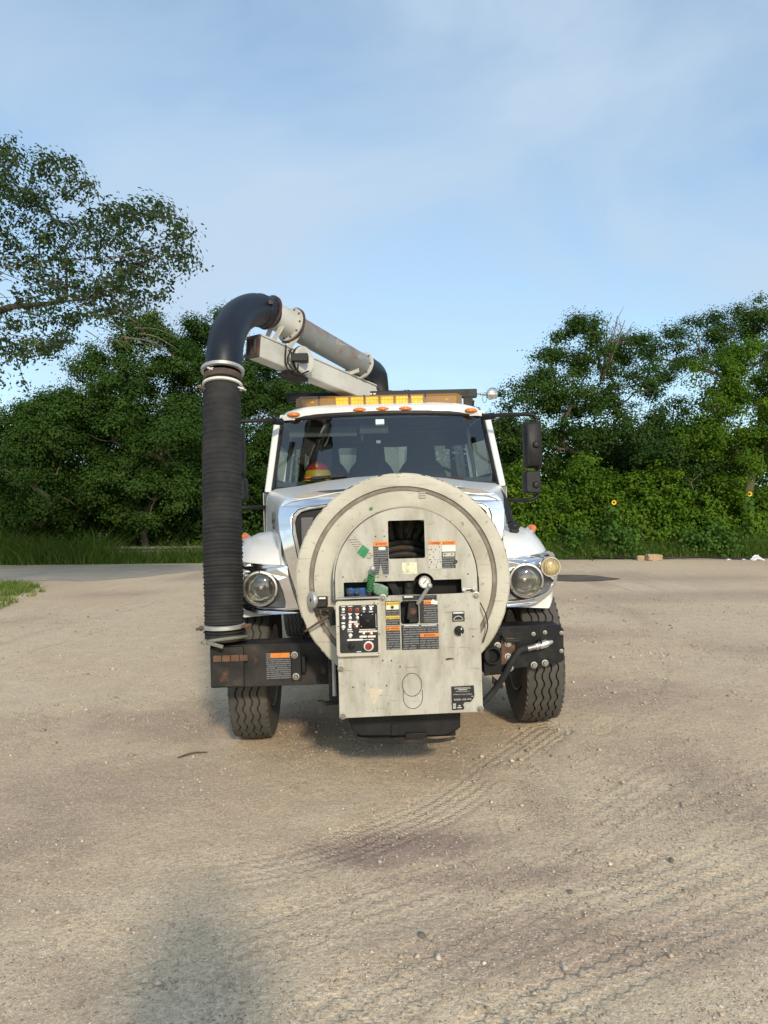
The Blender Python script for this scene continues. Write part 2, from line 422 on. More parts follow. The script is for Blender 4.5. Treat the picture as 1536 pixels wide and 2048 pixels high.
def np_mesh(name, verts, quads, mat, parent=None, tint=None, smooth=False):
    """fast mesh from numpy arrays (quads or triangles)"""
    me = bpy.data.meshes.new(name)
    nv, (nf, k) = len(verts), quads.shape
    me.vertices.add(nv); me.vertices.foreach_set('co', np.ascontiguousarray(verts, dtype=np.float32).ravel())
    me.loops.add(nf * k); me.loops.foreach_set('vertex_index', np.ascontiguousarray(quads, dtype=np.int32).ravel())
    me.polygons.add(nf); me.polygons.foreach_set('loop_start', np.arange(0, nf * k, k, dtype=np.int32))
    me.update(calc_edges=True)
    if smooth: me.polygons.foreach_set('use_smooth', np.ones(nf, dtype=bool))
    if tint is not None:
        a = me.attributes.new('tint', 'FLOAT', 'POINT'); a.data.foreach_set('value', np.ascontiguousarray(tint, dtype=np.float32))
    me.materials.append(M[mat] if isinstance(mat, str) else mat)
    o = bpy.data.objects.new(name, me); COL.objects.link(o); o.parent = parent
    return o

# ------------------------------------------------------------------ ground
def vnoise(x, y, s, seed=0):
    x = np.asarray(x, float) / s + seed * 17.31; y = np.asarray(y, float) / s + seed * 9.77
    xi, yi = np.floor(x), np.floor(y); fx, fy = x - xi, y - yi
    fx = fx * fx * (3 - 2 * fx); fy = fy * fy * (3 - 2 * fy)
    def h(a, b):
        q = np.sin(a * 127.1 + b * 311.7 + seed * 74.7) * 43758.5453
        return q - np.floor(q)
    return (h(xi, yi) * (1 - fx) + h(xi + 1, yi) * fx) * (1 - fy) + (h(xi, yi + 1) * (1 - fx) + h(xi + 1, yi + 1) * fx) * fy
def fbm(x, y, s, seed=0, o=4):
    t = 0; a = 0.5; n = 0
    for i in range(o):
        t = t + a * vnoise(x, y, s / 2 ** i, seed + i); n += a; a *= 0.5
    return t / n
def gz(x, y):
    x = np.asarray(x, float); y = np.asarray(y, float)
    z = 0.090 * np.tanh((x - 0.07) / 2.2) * np.exp(-((y - 5.7) / 4.0) ** 2)
    far = np.clip((y - 9) / 8, 0, 1)
    z = z + (fbm(x, y, 1.7, 3) - 0.5) * 0.022 * (1 - far * 0.5) + (fbm(x, y, 0.30, 5, 3) - 0.5) * 0.010 * (1 - far)
    return z
def gz1(x, y): return float(gz(x, y))

# wheel tracks: image polylines on the ground, half width, groove count, lug period
TRACKS = []
for pts, hw, gr, lug, amt in (
    ([(1100, 1470), (1010, 1530), (890, 1610), (760, 1665), (600, 1715), (420, 1745)], 0.16, 5, 0.05, 1.6),
    ([(1000, 1550), (1030, 1620), (1070, 1700)], 0.12, 4, 0.05, 1.4),
    ([(1065, 1530), (1120, 1600), (1175, 1680)], 0.05, 2, 0.05, 0.6),
    ([(1330, 1560), (1200, 1640), (1060, 1720), (760, 1810), (480, 1890), (300, 1960)], 0.20, 5, 0.07, 1.0),
    ([(1536, 1690), (1300, 1775), (1130, 1835), (950, 1920), (740, 2020), (650, 2080)], 0.20, 5, 0.06, 1.1),
    ([(1600, 1790), (1300, 1905), (1150, 1965), (940, 2070)], 0.16, 4, 0.07, 1.2),
    ([(1600, 1560), (1450, 1630), (1330, 1690)], 0.17, 4, 0.06, 1.1),
    ([(460, 1165), (300, 1205), (100, 1250), (-100, 1300)], 0.22, 3, 0.3, 1.2),
    ([(470, 1185), (330, 1230), (120, 1290), (-100, 1350)], 0.25, 3, 0.3, 1.0),
    ([(1650, 1225), (1400, 1180), (1250, 1145), (1120, 1125)], 0.35, 2, 0.3, 1.2),
    ([(1650, 1285), (1400, 1215), (1240, 1165), (1120, 1140)], 0.35, 2, 0.3, 1.2),
    ([(1250, 1210), (1310, 1280), (1325, 1350), (1290, 1420), (1200, 1480)], 0.06, 1, 0.2, 0.6),
):
    w = [G(*p) for p in pts]; w = spline([(q.x, q.y, 0) for q in w], 8)
    TRACKS.append((np.array([(q.x, q.y) for q in w]), hw, gr, lug, amt))

def axis(lo, hi, fine, a, b):
    """coordinates fine between lo and hi and widening outside to a and b"""
    mid = list(np.arange(lo, hi, fine)); up = [hi]; st = fine
    while up[-1] < b: st *= 1.13; up.append(up[-1] + st)
    dn = [lo]; st = fine
    while dn[-1] > a: st *= 1.13; dn.append(dn[-1] - st)
    return np.array(dn[:0:-1] + mid + up)
gx = axis(-3.4, 4.0, 0.030, -900, 900)
gy = axis(1.9, 7.0, 0.032, -900, 1400)
GX, GY = np.meshgrid(gx, gy)
GZ = gz(GX, GY)
trk_t = np.zeros_like(GX); trk_s = np.zeros_like(GX); trk_m = np.zeros_like(GX)
near = (np.abs(GX) < 25) & (GY > 1.5) & (GY < 30)
PX, PY = GX[near], GY[near]
bt, bs, bm_, b2_ = np.zeros_like(PX), np.zeros_like(PX), np.zeros_like(PX), np.zeros_like(PX)
for k, (pl, hw, gr, lug, amt) in enumerate(TRACKS):
    best = np.full(PX.shape, 9.0); sg = np.zeros_like(PX); al = np.zeros_like(PX); acc = 0.0
    for a, b in zip(pl[:-1], pl[1:]):
        d = b - a; ln = np.hypot(*d); d = d / ln
        u = np.clip((PX - a[0]) * d[0] + (PY - a[1]) * d[1], 0, ln)
        ex, ey = PX - a[0] - u * d[0], PY - a[1] - u * d[1]
        dist = np.hypot(ex, ey); cl = dist < best
        best = np.where(cl, dist, best); sg = np.where(cl, np.sign(d[0] * ey - d[1] * ex) * dist, sg); al = np.where(cl, acc + u, al); acc += ln
    m = np.clip((hw * 1.15 - best) / (hw * 0.3), 0, 1) * amt * np.clip(0.15 + 1.5 * fbm(PX, PY, 0.7, 20 + k, 3) - 0.25, 0, 1)
    up = m > bm_; b2_ = np.where(up, bm_, np.maximum(b2_, m))
    bm_ = np.where(up, m, bm_); bt = np.where(up, sg / (2 * hw) * gr, bt); bs = np.where(up, al / lug, bs)
trk_t[near], trk_s[near], trk_m[near] = bt, bs, np.clip(bm_ - 1.3 * b2_, 0, 2)
GZ = GZ - 0.007 * np.clip(trk_m, 0, 1)
gravel = np.clip((fbm(GX, GY, 1.9, 31, 5) - 0.60) * 6.0, 0, 0.6)
for (px, py, rx, ry, a) in ((800, 1690, 0.55, 0.22, 1.0), (1150, 1890, 0.8, 0.25, 0.8), (1180, 1400, 0.9, 0.6, 0.7), (200, 1560, 0.9, 0.5, 0.5), (1420, 1190, 3.2, 0.9, 0.7), (1000, 1760, 0.6, 0.12, 0.8)):
    c = G(px, py); e = np.exp(-(((GX - c.x) / rx) ** 2 + ((GY - c.y) / ry) ** 2) ** 1.5)
    gravel = np.maximum(gravel, a * e * np.clip(0.4 + 1.2 * fbm(GX, GY, 0.25, 41, 3), 0, 1))
pc = G(785, 1695); patch = np.clip(1.25 - (((GX - pc.x) / 0.42) ** 2 + ((GY - pc.y) / 0.19) ** 2) - 1.6 * (fbm(GX, GY, 0.20, 43, 4) - 0.4), 0, 0.6)
dust = np.clip((fbm(GX, GY, 2.6, 51, 5) - 0.44) * 4.0, 0, 1)
dust = np.maximum(dust, np.clip(trk_m, 0, 1) * 0.9) * (1 - 0.7 * gravel)
ny_, nx_ = GX.shape
idx = np.arange(ny_ * nx_).reshape(ny_, nx_)
quads = np.stack([idx[:-1, :-1], idx[:-1, 1:], idx[1:, 1:], idx[1:, :-1]], -1).reshape(-1, 4)

def ground_material():
    m, nt, b = _new('dirt_and_gravel')
    b.inputs['Roughness'].default_value = 0.95
    b.inputs['Specular IOR Level'].default_value = 0.15
    co = _objco(nt)
    def att(n):
        a = nt.nodes.new('ShaderNodeAttribute'); a.attribute_name = n; return a.outputs['Fac']
    n1 = _ramp(nt, _noise(nt, 0.55, 5, 0.6, co).outputs['Fac'], 0.36, 0.66).outputs['Color']
    col = _mixc(nt, n1, (0.665, 0.512, 0.352, 1), (0.610, 0.470, 0.335, 1))
    col = _mixc(nt, _math(nt, 'MULTIPLY', att('dust'), 0.8), col, (0.700, 0.570, 0.405, 1))
    col = _mixc(nt, _math(nt, 'MULTIPLY', att('gravel'), 0.85), col, (0.385, 0.285, 0.225, 1))
    col = _mixc(nt, att('patch'), col, (0.345, 0.243, 0.205, 1))
    n2 = _noise(nt, 5.0, 6, 0.62, co).outputs['Fac']
    col = _mixc(nt, 1.0, col, _ramp(nt, n2, 0.25, 0.75, (0.88, 0.88, 0.88, 1), (1.11, 1.105, 1.10, 1)).outputs['Color'], 'MULTIPLY')
    n3 = _noise(nt, 55, 4, 0.7, co).outputs['Fac']
    col = _mixc(nt, 1.0, col, _ramp(nt, n3, 0.28, 0.74, (0.70, 0.69, 0.68, 1), (1.27, 1.26, 1.24, 1)).outputs['Color'], 'MULTIPLY')
    n4 = _noise(nt, 190, 3, 0.7, co).outputs['Fac']
    col = _mixc(nt, 1.0, col, _ramp(nt, n4, 0.30, 0.72, (0.62, 0.61, 0.60, 1), (1.36, 1.35, 1.33, 1)).outputs['Color'], 'MULTIPLY')
    v = nt.nodes.new('ShaderNodeTexVoronoi'); v.inputs['Scale'].default_value = 62; nt.links.new(co, v.inputs['Vector'])
    stone = _math(nt, 'LESS_THAN', v.outputs['Distance'], 0.36)
    sep = nt.nodes.new('ShaderNodeSeparateColor'); nt.links.new(v.outputs['Color'], sep.inputs[0])
    pick = _math(nt, 'GREATER_THAN', sep.outputs[0], 0.60)
    scol = _ramp(nt, sep.outputs[1], 0.1, 0.9, (0.30, 0.22, 0.165, 1), (0.82, 0.72, 0.57, 1)).outputs['Color']
    f = _math(nt, 'MULTIPLY', _math(nt, 'MULTIPLY', stone, pick), 0.75)
    col = _mixc(nt, f, col, scol)
    nt.links.new(col, b.inputs['Base Color'])
    # relief: grains, pebbles and tyre prints
    t, s, k = att('trk_t'), att('trk_s'), att('trk_m')
    wob = _noise(nt, 11, 3, 0.6, co).outputs['Fac']
    t = _math(nt, 'ADD', t, _math(nt, 'MULTIPLY', wob, 0.5)); s = _math(nt, 'ADD', s, _math(nt, 'MULTIPLY', wob, 0.8))
    k = _math(nt, 'MULTIPLY', k, _ramp(nt, _noise(nt, 7, 4, 0.6, co).outputs['Fac'], 0.30, 0.52).outputs['Color'])
    tri = _math(nt, 'PINGPONG', s, 0.5)
    wave = _math(nt, 'SINE', _math(nt, 'MULTIPLY', _math(nt, 'ADD', t, _math(nt, 'MULTIPLY', tri, 0.5)), 2 * pi))
    wave = _math(nt, 'MINIMUM', _math(nt, 'MAXIMUM', _math(nt, 'MULTIPLY', wave, 2.2), -1.0), 0.8)
    lug = _math(nt, 'SINE', _math(nt, 'MULTIPLY', s, 4 * pi))
    pat = _math(nt, 'MULTIPLY', _math(nt, 'ADD', _math(nt, 'MULTIPLY', wave, 0.7), _math(nt, 'MULTIPLY', lug, 0.3)), k)
    h = _math(nt, 'MULTIPLY', pat, 0.8)
    h = _math(nt, 'ADD', h, _math(nt, 'ADD', _math(nt, 'MULTIPLY', n3, 1.1), _math(nt, 'MULTIPLY', n4, 0.5)))
    h = _math(nt, 'ADD', h, _math(nt, 'MULTIPLY', _noise(nt, 14, 5, 0.65, co).outputs['Fac'], 2.4))
    h = _math(nt, 'ADD', h, _math(nt, 'MULTIPLY', _math(nt, 'SUBTRACT', 0.36, _math(nt, 'MINIMUM', v.outputs['Distance'], 0.36)), _math(nt, 'MULTIPLY', pick, 2.0)))
    _bump(nt, b, h, 0.65, 0.008)
    return m
M['ground'] = ground_material()
ground = np_mesh('ground', np.stack([GX, GY, GZ], -1).reshape(-1, 3), quads, 'ground', smooth=True)
for n, a in (('trk_t', trk_t), ('trk_s', trk_s), ('trk_m', trk_m), ('gravel', gravel), ('dust', dust), ('patch', patch)):
    at = ground.data.attributes.new(n, 'FLOAT', 'POINT'); at.data.foreach_set('value', a.astype(np.float32).ravel())
tag(ground, kind='structure')

# grey crushed-stone road crossing behind on the left
M['road'] = pm('grey_crushed_stone', (0.40, 0.34, 0.265), (0.50, 0.42, 0.30), 1.5, rough=0.95, spec=0.1, c3=(0.36, 0.32, 0.27), s3=40, p3=(0.5, 0.7), bump=0.6, bscale=60)
def sheet(name, near_pts, far_pts, mat, dz, n=80, jit=0.25, seed=1):
    a = spline([(p.x, p.y, 0) for p in near_pts], n // (len(near_pts) - 1)); b = spline([(p.x, p.y, 0) for p in far_pts], n // (len(far_pts) - 1))
    k = min(len(a), len(b)); rows = 14; vs = []; fs = []
    for i in range(k):
        for j in range(rows + 1):
            t = j / rows; p = a[i].lerp(b[i], t)
            e = (float(fbm(p.x, p.y, 1.3, seed, 4)) - 0.5) * 2 * jit * (1 - 2 * t)
            vs.append((p.x, p.y + e, gz1(p.x, p.y + e) + dz))
    for i in range(k - 1):
        for j in range(rows):
            q = i * (rows + 1) + j; fs.append((q, q + rows + 1, q + rows + 2, q + 1))
    mb = MB(); mb.add(vs, fs)
    return mb.build(name, mat)
road = sheet('road', [G(-700, 1180), G(0, 1166), G(150, 1163), G(300, 1152), G(420, 1139), G(480, 1136)], [G(-700, 1134), G(0, 1132), G(150, 1131), G(300, 1130.5), G(420, 1130), G(480, 1130)], 'road', 0.006, jit=0.8)
tag(road, kind='structure')
M['puddle'] = pm('wet_dark_mud', (0.13, 0.098, 0.072), (0.19, 0.145, 0.105), 2, rough=0.45, rough2=0.75)
pud = sheet('puddle', [G(1075, 1158), G(1130, 1163), G(1180, 1163), G(1220, 1160), G(1240, 1158)], [G(1075, 1152), G(1120, 1150), G(1180, 1151), G(1215, 1155), G(1240, 1157.5)], 'puddle', 0.008, jit=0.12, seed=8)
tag(pud, kind='structure')
# ------------------------------------------------------------------ vegetation
def unit(a): return a / np.maximum(np.linalg.norm(a, axis=-1, keepdims=True), 1e-9)
def leaf_arrays(c, out, ln, wd, up=0.5, jit=0.9):
    """folded diamond leaves at centres c, facing roughly outwards and upwards"""
    n = len(c)
    nrm = unit(out + np.array([0, 0, up]) + rng.normal(0, jit * 0.30, (n, 3)))
    t = unit(np.cross(nrm, unit(rng.normal(0, 1, (n, 3)))))
    b = np.cross(nrm, t)
    l = (ln * rng.uniform(0.65, 1.25, n))[:, None]; w = (wd * rng.uniform(0.7, 1.25, n))[:, None]
    v = np.stack([c - t * l * 0.5, c + b * w * 0.5 + nrm * w * 0.18 + t * l * 0.05, c + t * l * 0.5, c - b * w * 0.5 + nrm * w * 0.18 + t * l * 0.05], 1).reshape(-1, 3)
    q = np.arange(n * 4).reshape(n, 4)
    return v, q

def grow(root, targets, r0, jit=0.18, minr=0.008, seg=4, start=None):
    """branch skeleton: every target is joined to the nearest branch already grown; returns polylines with radii"""
    nodes = [np.array(p, float) for p in (start or [root])]
    par = [-1] + list(range(len(nodes) - 1))
    order = np.argsort(np.linalg.norm(targets - nodes[-1], axis=1))
    for i in order:
        t = targets[i]
        A = np.array(nodes); d = np.linalg.norm(A - t, axis=1) + 0.25 * np.maximum(0, A[:, 2] - t[2])
        j = int(np.argmin(d)); a = nodes[j]; ln = np.linalg.norm(t - a); k = max(2, min(seg, int(ln / 0.25) + 1)); last = j
        for s in range(1, k + 1):
            u = s / k; p = a + (t - a) * u + (rng.normal(0, jit * ln * 0.22, 3) if s < k else 0)
            p = p + np.array([0, 0, 0.10 * ln * sin(pi * u)])
            nodes.append(p); par.append(last); last = len(nodes) - 1
    n = len(nodes); w = np.zeros(n); leafs = np.ones(n)
    for i in range(n):
        if par[i] >= 0: leafs[par[i]] = 0
    w[leafs == 1] = 1
    for i in range(n - 1, 0, -1): w[par[i]] += w[i]
    rad = np.maximum(minr, r0 * (w / w[0]) ** 0.62)
    return np.array(nodes), par, rad
def branch_arrays(nodes, par, rad, n=5, maxr=1.0):
    vs = []; fs = []; o = 0
    q = np.arange(n) * 2 * pi / n; cq, sq = np.cos(q)[:, None], np.sin(q)[:, None]
    for i, p in enumerate(par):
        if p < 0: continue
        a, b = nodes[p], nodes[i]; d = b - a; ln = np.linalg.norm(d)
        if ln < 1e-4: continue
        d = d / ln; x = np.cross(d, [0.31, 0.87, 0.38]); x /= np.linalg.norm(x); y = np.cross(d, x)
        ra = min(rad[p], rad[i] * 1.35); rb = rad[i]
        vs.append(a - d * ra * 0.3 + (x * cq + y * sq) * ra); vs.append(b + (x * cq + y * sq) * rb)
        for j in range(n): fs.append((o + j, o + (j + 1) % n, o + n + (j + 1) % n, o + n + j))
        o += 2 * n
    return np.concatenate(vs), np.array(fs)

def clumps_in_lobes(lobes, dens, lo=0.35):
    cs, outs = [], []
    for (c, r) in lobes:
        n = max(14, int(dens * r * r * 24))
        # boughs: smaller lumps over the lobe, clumps of leaves over each lump
        nb = max(8, int(12 + 4 * r)); bd = unit(rng.normal(0, 1, (nb, 3))); bd[:, 2] = np.where(bd[:, 2] < -0.45, -bd[:, 2] * 0.5, bd[:, 2]); bd = unit(bd)
        bc = np.array(c) + bd * (r * rng.uniform(0.50, 0.80, nb))[:, None]; brad = r * rng.uniform(0.26, 0.46, nb)
        w = rng.integers(0, nb, n); d = unit(rng.normal(0, 1, (n, 3)) + bd[w] * 0.7 + np.array([0, -0.15, 0.35]))
        k = (lo ** 3 + (1 - lo ** 3) * rng.uniform(0, 1, n)) ** (1 / 3) * (0.85 + 0.4 * rng.uniform(0, 1, n) ** 3)
        cs.append(bc[w] + d * (k * brad[w])[:, None] * np.array([1, 1, 0.8])); outs.append(unit(d + 0.4 * bd[w]))
    return np.concatenate(cs), np.concatenate(outs)

def foliage(name, cs, outs, parent, mat, per, spread, ln, wd, tint0=0.45, up=0.5):
    n = len(cs); k = rng.poisson(per, n) + 3; rep = np.repeat(np.arange(n), k); N = len(rep)
    sp = spread * rng.uniform(0.65, 1.35, n)
    c = cs[rep] + rng.normal(0, 1, (N, 3)) * (sp[rep])[:, None] * np.array([1, 1, 0.62])
    loc = unit(c - cs[rep])
    v, q = leaf_arrays(c, outs[rep] * 0.35 + loc * 0.9, ln, wd, up)
    ti = np.clip(tint0 + rng.normal(0, 0.15, n)[rep] + rng.normal(0, 0.06, N), 0, 1)
    return np_mesh(name, v, q, mat, parent, np.repeat(ti, 4))

def tree(name, label, cat, group, base, lobes_px, mat, dens=1.0, per=115, spread=0.22, ln=0.10, wd=0.066, r0=0.14, trunk_top=None, tint=0.45, twigs=0.22, barkmat='bark', lo=0.35):
    t = empty(name, base); tag(t, label, cat, group)
    lob = []
    for (px, py, r, D) in lobes_px:
        p = W(px, py, D) - Vector(base); lob.append((tuple(p), r * D / FPX))
    cs, outs = clumps_in_lobes(lob, dens, lo)
    keep = cs[:, 2] > 0.12; cs, outs = cs[keep], outs[keep]
    zt = trunk_top or max(0.6, min(c[2] for c, r in lob) * 0.8)
    start = [(0, 0, -0.1), (0.04, 0.03, zt * 0.35), (-0.05, 0.02, zt * 0.7), (0.03, 0, zt)]
    tg = cs[rng.uniform(0, 1, len(cs)) < twigs]
    tg = np.concatenate([np.array([c for c, r in lob]), tg])
    nd, pa, ra = grow(None, tg, r0, start=start)
    v, q = branch_arrays(nd, pa, ra, 6)
    np_mesh('trunk', v, q, barkmat, t, smooth=True)
    foliage('crown', cs, outs, t, mat, per, spread, ln, wd, tint)
    return t

def shrub(name, label, cat, group, px, py_top, py_base, wpx, D, mat, tint=0.5, ln=0.15, wd=0.09, n=70, per=40, upright=False):
    b = W(px, py_base, D); base = Vector((b.x, b.y, 0.0)); t = empty(name, base); tag(t, label, cat, group)
    h = (py_base - py_top) * D / FPX; w = wpx * D / FPX
    k = n
    cs = np.stack([rng.normal(0, w * 0.34, k), rng.normal(0, 0.42, k), h * (0.06 + 0.94 * rng.uniform(0, 1, k) ** 0.8)], 1)
    cs[:, 2] *= np.clip(1.06 - 0.55 * (np.abs(cs[:, 0]) / (w * 0.62)) ** 2, 0.25, 1.06)
    outs = unit(np.stack([cs[:, 0], cs[:, 1] - 0.5, cs[:, 2] - h * 0.35], 1))
    nd, pa, ra = grow(None, cs[::4], 0.035, start=[(0, 0, -0.08), (0.02, 0, h * 0.15)])
    v, q = branch_arrays(nd, pa, ra, 5)
    np_mesh('stem', v, q, 'bark', t, smooth=True)
    foliage('foliage', cs, outs, t, mat, per, 0.17, ln, wd, tint)
    return t

def gbase(px, D):
    p = W(px, 1100, D); return Vector((p.x, p.y, 0.0))

TG = 'trees along the edge of the yard'
# left-hand mass of dark trees
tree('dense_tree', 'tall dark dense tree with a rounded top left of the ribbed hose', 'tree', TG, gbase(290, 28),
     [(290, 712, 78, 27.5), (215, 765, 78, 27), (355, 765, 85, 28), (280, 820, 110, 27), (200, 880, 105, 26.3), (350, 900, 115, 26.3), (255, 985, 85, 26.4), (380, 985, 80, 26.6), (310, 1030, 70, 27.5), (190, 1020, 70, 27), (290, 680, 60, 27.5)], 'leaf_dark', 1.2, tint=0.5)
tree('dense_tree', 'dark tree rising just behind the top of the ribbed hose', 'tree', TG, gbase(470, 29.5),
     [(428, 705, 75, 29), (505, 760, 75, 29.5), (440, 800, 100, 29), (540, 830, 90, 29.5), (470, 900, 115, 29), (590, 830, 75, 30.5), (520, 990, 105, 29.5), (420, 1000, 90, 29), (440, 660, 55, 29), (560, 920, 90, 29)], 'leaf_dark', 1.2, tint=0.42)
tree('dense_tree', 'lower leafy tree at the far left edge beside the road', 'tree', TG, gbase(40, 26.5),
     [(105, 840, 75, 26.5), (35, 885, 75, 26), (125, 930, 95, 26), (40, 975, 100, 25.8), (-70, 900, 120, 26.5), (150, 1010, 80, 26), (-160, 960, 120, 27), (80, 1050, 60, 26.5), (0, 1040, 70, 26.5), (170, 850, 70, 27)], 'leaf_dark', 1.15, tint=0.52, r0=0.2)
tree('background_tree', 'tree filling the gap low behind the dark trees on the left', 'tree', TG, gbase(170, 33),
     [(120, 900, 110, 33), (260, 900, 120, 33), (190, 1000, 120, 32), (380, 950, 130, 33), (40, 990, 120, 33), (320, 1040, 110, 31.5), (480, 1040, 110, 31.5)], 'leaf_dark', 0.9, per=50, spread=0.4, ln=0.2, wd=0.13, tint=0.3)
tree('background_tree', 'tree behind the cab seen under the boom', 'tree', TG, gbase(700, 33),
     [(640, 830, 75, 33), (700, 880, 95, 33), (780, 880, 80, 33), (860, 890, 85, 33.5), (940, 900, 85, 33.5), (700, 990, 120, 32), (850, 1000, 120, 32.5), (1000, 990, 90, 32)], 'leaf_mid', 0.8, per=50, spread=0.4, ln=0.2, wd=0.13, tint=0.4)
# right-hand trees
dt = tree('open_tree', 'open-crowned tree with visible trunk and forked limbs right of the mirror', 'tree', TG, gbase(1190, 29),
     [(1160, 688, 56, 29), (1105, 745, 58, 29), (1195, 735, 70, 29.5), (1270, 720, 66, 29.5), (1060, 810, 66, 29), (1140, 815, 75, 29), (1255, 800, 70, 29), (1310, 760, 45, 29.5), (1040, 880, 70, 29), (1110, 905, 75, 28.5), (1240, 890, 75, 28.5), (1175, 660, 40, 29), (1200, 830, 60, 29.5), (1090, 790, 55, 29), (1000, 870, 60, 30)], 'leaf_mid', 0.95, per=100, spread=0.22, tint=0.42, trunk_top=2.3, r0=0.14, twigs=0.3)
tree('distant_tree', 'tree with a thin crown behind at the top right edge', 'tree', TG, gbase(1440, 33),
     [(1345, 690, 42, 33), (1400, 672, 42, 33), (1470, 668, 52, 33), (1540, 665, 62, 33), (1430, 715, 45, 33), (1380, 735, 40, 33), (1500, 740, 60, 33), (1600, 720, 80, 33), (1320, 720, 45, 33), (1450, 650, 40, 33), (1510, 640, 45, 33)], 'leaf_mid', 0.85, per=100, spread=0.24, tint=0.36, twigs=0.3)
tree('leafy_tree', 'bright green leafy tree at the right edge of the frame', 'tree', TG, gbase(1500, 27),
     [(1430, 755, 52, 27), (1500, 730, 60, 27), (1440, 830, 70, 26.8), (1530, 810, 85, 27), (1470, 900, 95, 26.6), (1570, 900, 100, 27), (1405, 880, 50, 26.5), (1620, 800, 100, 27.5)], 'leaf_bright', 1.05, tint=0.34, r0=0.2)
tree('leafy_tree', 'small tree between the open tree and the bright right-hand tree', 'tree', TG, gbase(1330, 28.2),
     [(1345, 838, 45, 28), (1290, 880, 62, 28), (1370, 900, 68, 27.6), (1310, 940, 80, 27.4), (1400, 960, 70, 27.4)], 'leaf_mid', 1.0, tint=0.34, r0=0.14)
tree('background_tree', 'low dark trees closing the gaps behind the right-hand hedge', 'tree', TG, gbase(1250, 33),
     [(1050, 930, 90, 33), (1180, 940, 100, 33), (1300, 960, 100, 32.5), (1400, 940, 100, 33), (1520, 960, 110, 33), (1240, 1030, 120, 32), (1420, 1030, 120, 32), (1060, 1030, 110, 32)], 'leaf_dark', 0.8, per=50, spread=0.4, ln=0.2, wd=0.13, tint=0.28)
# the row of trees goes on beyond both edges of the frame
def copy_tree(src, label, loc, rz, k):
    c = src.copy(); COL.objects.link(c); c.location = loc; c.rotation_euler = (0, 0, rz); c.scale = (k, k, k); c['label'] = label
    for ch in src.children:
        d = ch.copy(); COL.objects.link(d); d.parent = c; d.matrix_parent_inverse = Matrix.Identity(4)
    return c
_dt = bpy.data.objects['dense_tree']; _lt = bpy.data.objects['leafy_tree']
copy_tree(_dt, 'dark tree just beyond the left edge of the frame', (-21.5, 28.5, 0), 0.9, 1.0)
copy_tree(_dt, 'dark tree farther beyond the left edge of the frame', (-30.0, 29.0, 0), 2.2, 0.95)
copy_tree(_lt, 'bright tree just beyond the right edge of the frame', (20.5, 28.5, 0), 1.3, 1.0)
copy_tree(_dt, 'dark tree farther beyond the right edge of the frame', (27.5, 29.5, 0), 2.8, 0.95)
# bare dead branches standing out of the open tree
db = MB()
o0 = W(1205, 760, 29.2)
for (px, py) in ((1215, 640), (1235, 632), (1250, 640), (1262, 655), (1228, 655), (1244, 665), (1185, 650)):
    e = W(px, py, 29.2 + random.uniform(-.4, .4)); m1 = o0.lerp(e, 0.45) + Vector((random.uniform(-.15, .15), random.uniform(-.2, .2), 0.1))
    db.tube(spline([o0, m1, e], 5), [0.05 * (1 - i / 11.5) + 0.008 for i in range(11)], 5)
    for k in range(5):
        s = m1.lerp(e, random.uniform(0.1, 0.9)); db.tube([s, s + Vector((random.uniform(-.35, .35), random.uniform(-.2, .2), random.uniform(.15, .5)))], [0.014, 0.006], 4)
d = db.build('dead_branch', 'deadwood', dt)
d.matrix_parent_inverse = Matrix.Translation(-dt.location)

